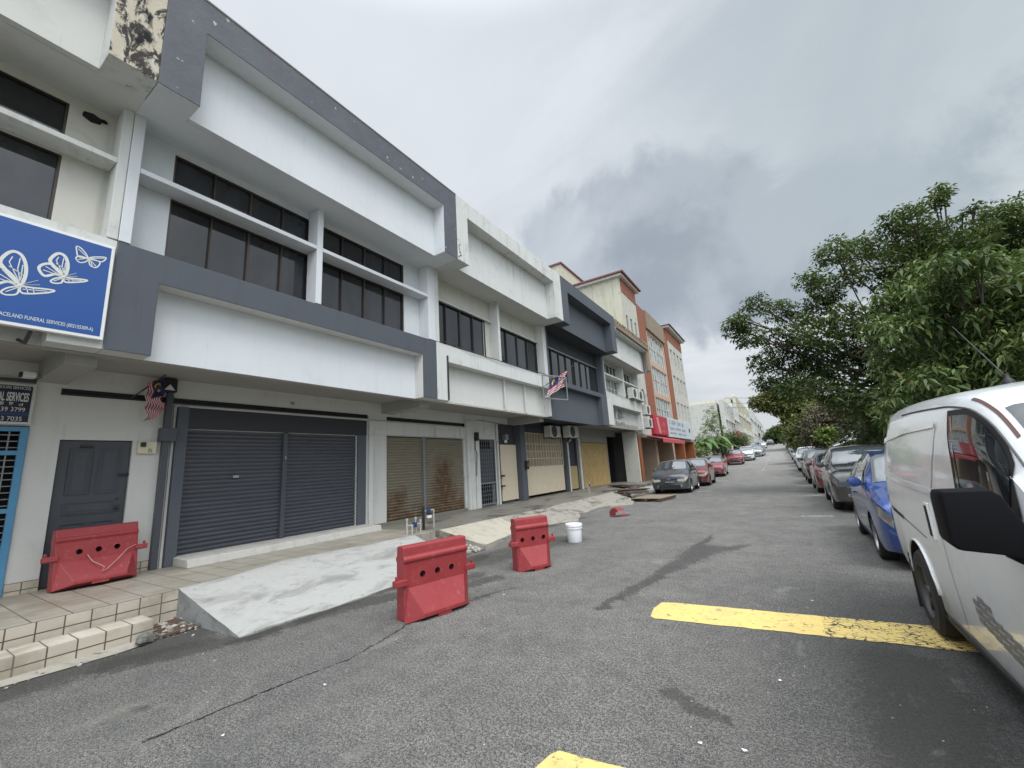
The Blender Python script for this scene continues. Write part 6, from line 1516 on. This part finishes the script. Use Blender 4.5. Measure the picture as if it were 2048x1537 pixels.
# stair railing on the bank
t = thing('stair_railing', 'grey metal stair railing climbing the grassy bank behind the crossover', 'railing', tuple(at(1690, 895, 'y', 26)))
mb = MB(); Yr = 26
pt = [at(1668, 893, 'y', Yr), at(1683, 888, 'y', Yr), at(1699, 880, 'y', Yr), at(1722, 878, 'y', Yr)]; tp = [at(1665, 893, 'y', Yr + .2), at(1690, 876, 'y', Yr), at(1719, 856, 'y', Yr), at(1723, 866, 'y', Yr)]
mb.tube(pt, .05, 6); mb.tube(tp, .035, 6)
for k in range(13):
    u = k / 12 * 2.7; i = min(int(u), 2); f = u - i; mb.tube([pt[i].lerp(pt[i + 1], f), tp[i].lerp(tp[i + 1], f)], .014, 5)
mb.tube([at(1712, 879, 'y', Yr), at(1710, 863, 'y', Yr)], .03, 6)
mb.build('rails', 'steel', t)
mb = MB(); p = at(1735, 905, 'y', 24); mb.tube([(p.x, p.y, p.z - .6), (p.x + .05, p.y, p.z + 2.6)], [.16, .10], 8)
tag(mb.build('tree_stump', 'bark', smooth='all'), 'bare dead trunk beside the stair railing', 'dead trunk')

# ================================================================ DISTANT ROW
FR = [(74, 89, 1440, 801, 'pale_aged', 'off-white three storey shophouse with a blank stained end wall'), (89, 101, 1457, 806, 'white_old', 'narrow white shophouse with a maroon upper storey'),
      (101, 142, 1476, 803, 'mossy', 'tallest cream shophouse of the distant row'), (142, 176, 1501, 820, 'white_old', 'grey-white shophouse beyond the tallest cream one'),
      (176, 205, 1513, 838, 'cream_old', 'stepped cream shophouse with dark openings far up the street'), (205, 245, 1524, 852, 'pale_aged', 'last low shophouse at the far end of the distant row')]
for i, (a, b, px, py, m, lb) in enumerate(FR):
    zt = at(px, py, 'x', XO).z; z0 = gz(a) - .3; P = thing('distant_shophouse', lb, 'shophouse', (XO, (a + b) / 2, z0), 'distant shophouses')
    a += .01; b -= .01; H_ = zt - gz(a); fl = 3; holes = []
    n_ = max(3, int((b - a) / 3.4)); sw = (b - a) / n_
    for f_ in range(fl):
        for k in range(n_): holes.append((a + k * sw + .35, a + (k + 1) * sw - .35, z0 + .4 + f_ * H_ / fl + (.9 if f_ else 0), z0 + .4 + (f_ + 1) * H_ / fl - (.9 if f_ else .7)))
    mb = MB(); wall_holes(mb, XO, XO - .25, a, b, z0, zt, holes); mb.build('front_wall', m, P)
    mb = MB(); mb.box(-20, XO - .6, a, b, z0, zt - .3); mb.build('building_mass', m, P)
    for j, (ha, hb, hc, hd_) in enumerate(holes):
        if i < 4 or j % 2 == 0:
            fm = MB(); fm.box(XO - .30, XO - .27, ha - .1, hb + .1, hc - .1, hd_ + .1); w_ = fm.build('window' if j >= n_ else 'shopfront', ('pale_glass', 'dark_glass', 'grey_wall', 'off_white')[(i + j * 3) % 4], P)
    mb = MB()
    for f_ in range(1, fl): mb.box(XO + .001, XO + .5, a + .05, b - .05, z0 + .4 + f_ * H_ / fl - .25, z0 + .4 + f_ * H_ / fl - .05)
    mb.box(XO - .3, XO + .25, a + .02, b - .02, zt + .0, zt + .35); mb.build('canopy', ('white_old', 'pale_aged', 'white_old', 'cream_old', 'pale_aged', 'grey_wall')[i], P)
    mb = MB()
    for k in range(0, n_ + 1): mb.box(XO + .001, XO + .45, a + k * sw - (.2 if k else 0), a + k * sw + (.2 if k < n_ else 0), z0, zt); 
    mb.build('party_wall', m, P)
    r_ = random.Random(i); mb = MB()
    for k in range(n_):
        if r_.random() < .75: f_ = r_.choice((1, 1, 2)); z = z0 + .4 + f_ * H_ / fl; mb.box(XO + .46, XO + .7, a + k * sw + .3, a + (k + 1) * sw - .3, z - .2, z + .75)
    mb.build('shop_sign', ('sign_red', 'awning_red', 'off_white', 'sign_grey', 'sign_navy', 'white_plastic')[i], P)
mb = MB()
for dz in (0, -.9, -1.7):
    pts = [(-7.2, 80, 11.2 + dz)] + [(lerp(-7.2, 9, k / 8), lerp(80, 88, k / 8), 11.2 + dz - .5 * math.sin(math.pi * k / 8)) for k in range(1, 8)] + [(9, 88, 11.0 + dz)]
    mb.tube(pts, .03, 4)
tag(mb.build('overhead_cable', 'wire'), 'thin overhead cables crossing the street from the pale far building', 'cable')
# loose cables and fittings on the old fronts
r_ = random.Random(9)
for (x, y0, y1, z, sag, lb) in ((XF + .03, 7.7, 13.4, 4.86, .05, 'black cable lying along the top edge of the white fascia'), (XW + .12, 11.3, 18.2, 3.26, .10, 'black cable sagging under the soffit above the barred gate'), (XF + .05, 19.9, 25.5, 5.06, .08, 'cable tangled along the top of the old stained fascia'), (XF - .1, 25.4, 29.4, 3.2, .35, 'cable looping from the old shophouse to the orange block')):
    mb = MB(); k_ = 14; mb.tube([(x + r_.uniform(-.01, .02), lerp(y0, y1, i / k_), z - sag * math.sin(math.pi * i / k_) + r_.uniform(-.01, .02)) for i in range(k_ + 1)], .011, 5)
    tag(mb.build('cable', 'wire'), lb, 'cable')
# wooded hill beyond the street
mb = MB(); rows = []
for j in range(14):
    y = 700 + j * 50; row = []
    for i in range(40):
        x = -500 + i * 40; h = 74 * math.exp(-((x - 165) / 120) ** 2) + 48 * math.exp(-((x - 420) / 160) ** 2) + 22
        row.append((x, y, 3 + h * math.sin(math.pi * j / 13) * (1 + .07 * math.sin(x * .06 + j)) + 2.0 * math.sin(x * .31 + j * 2.2) * (0 < j < 13)))
    rows.append(row)
mb.grid(rows); tag(mb.build('hill', 'hill', smooth='all'), kind='structure')
for o in bpy.data.objects:
    if '_local' in o: del o['_local']
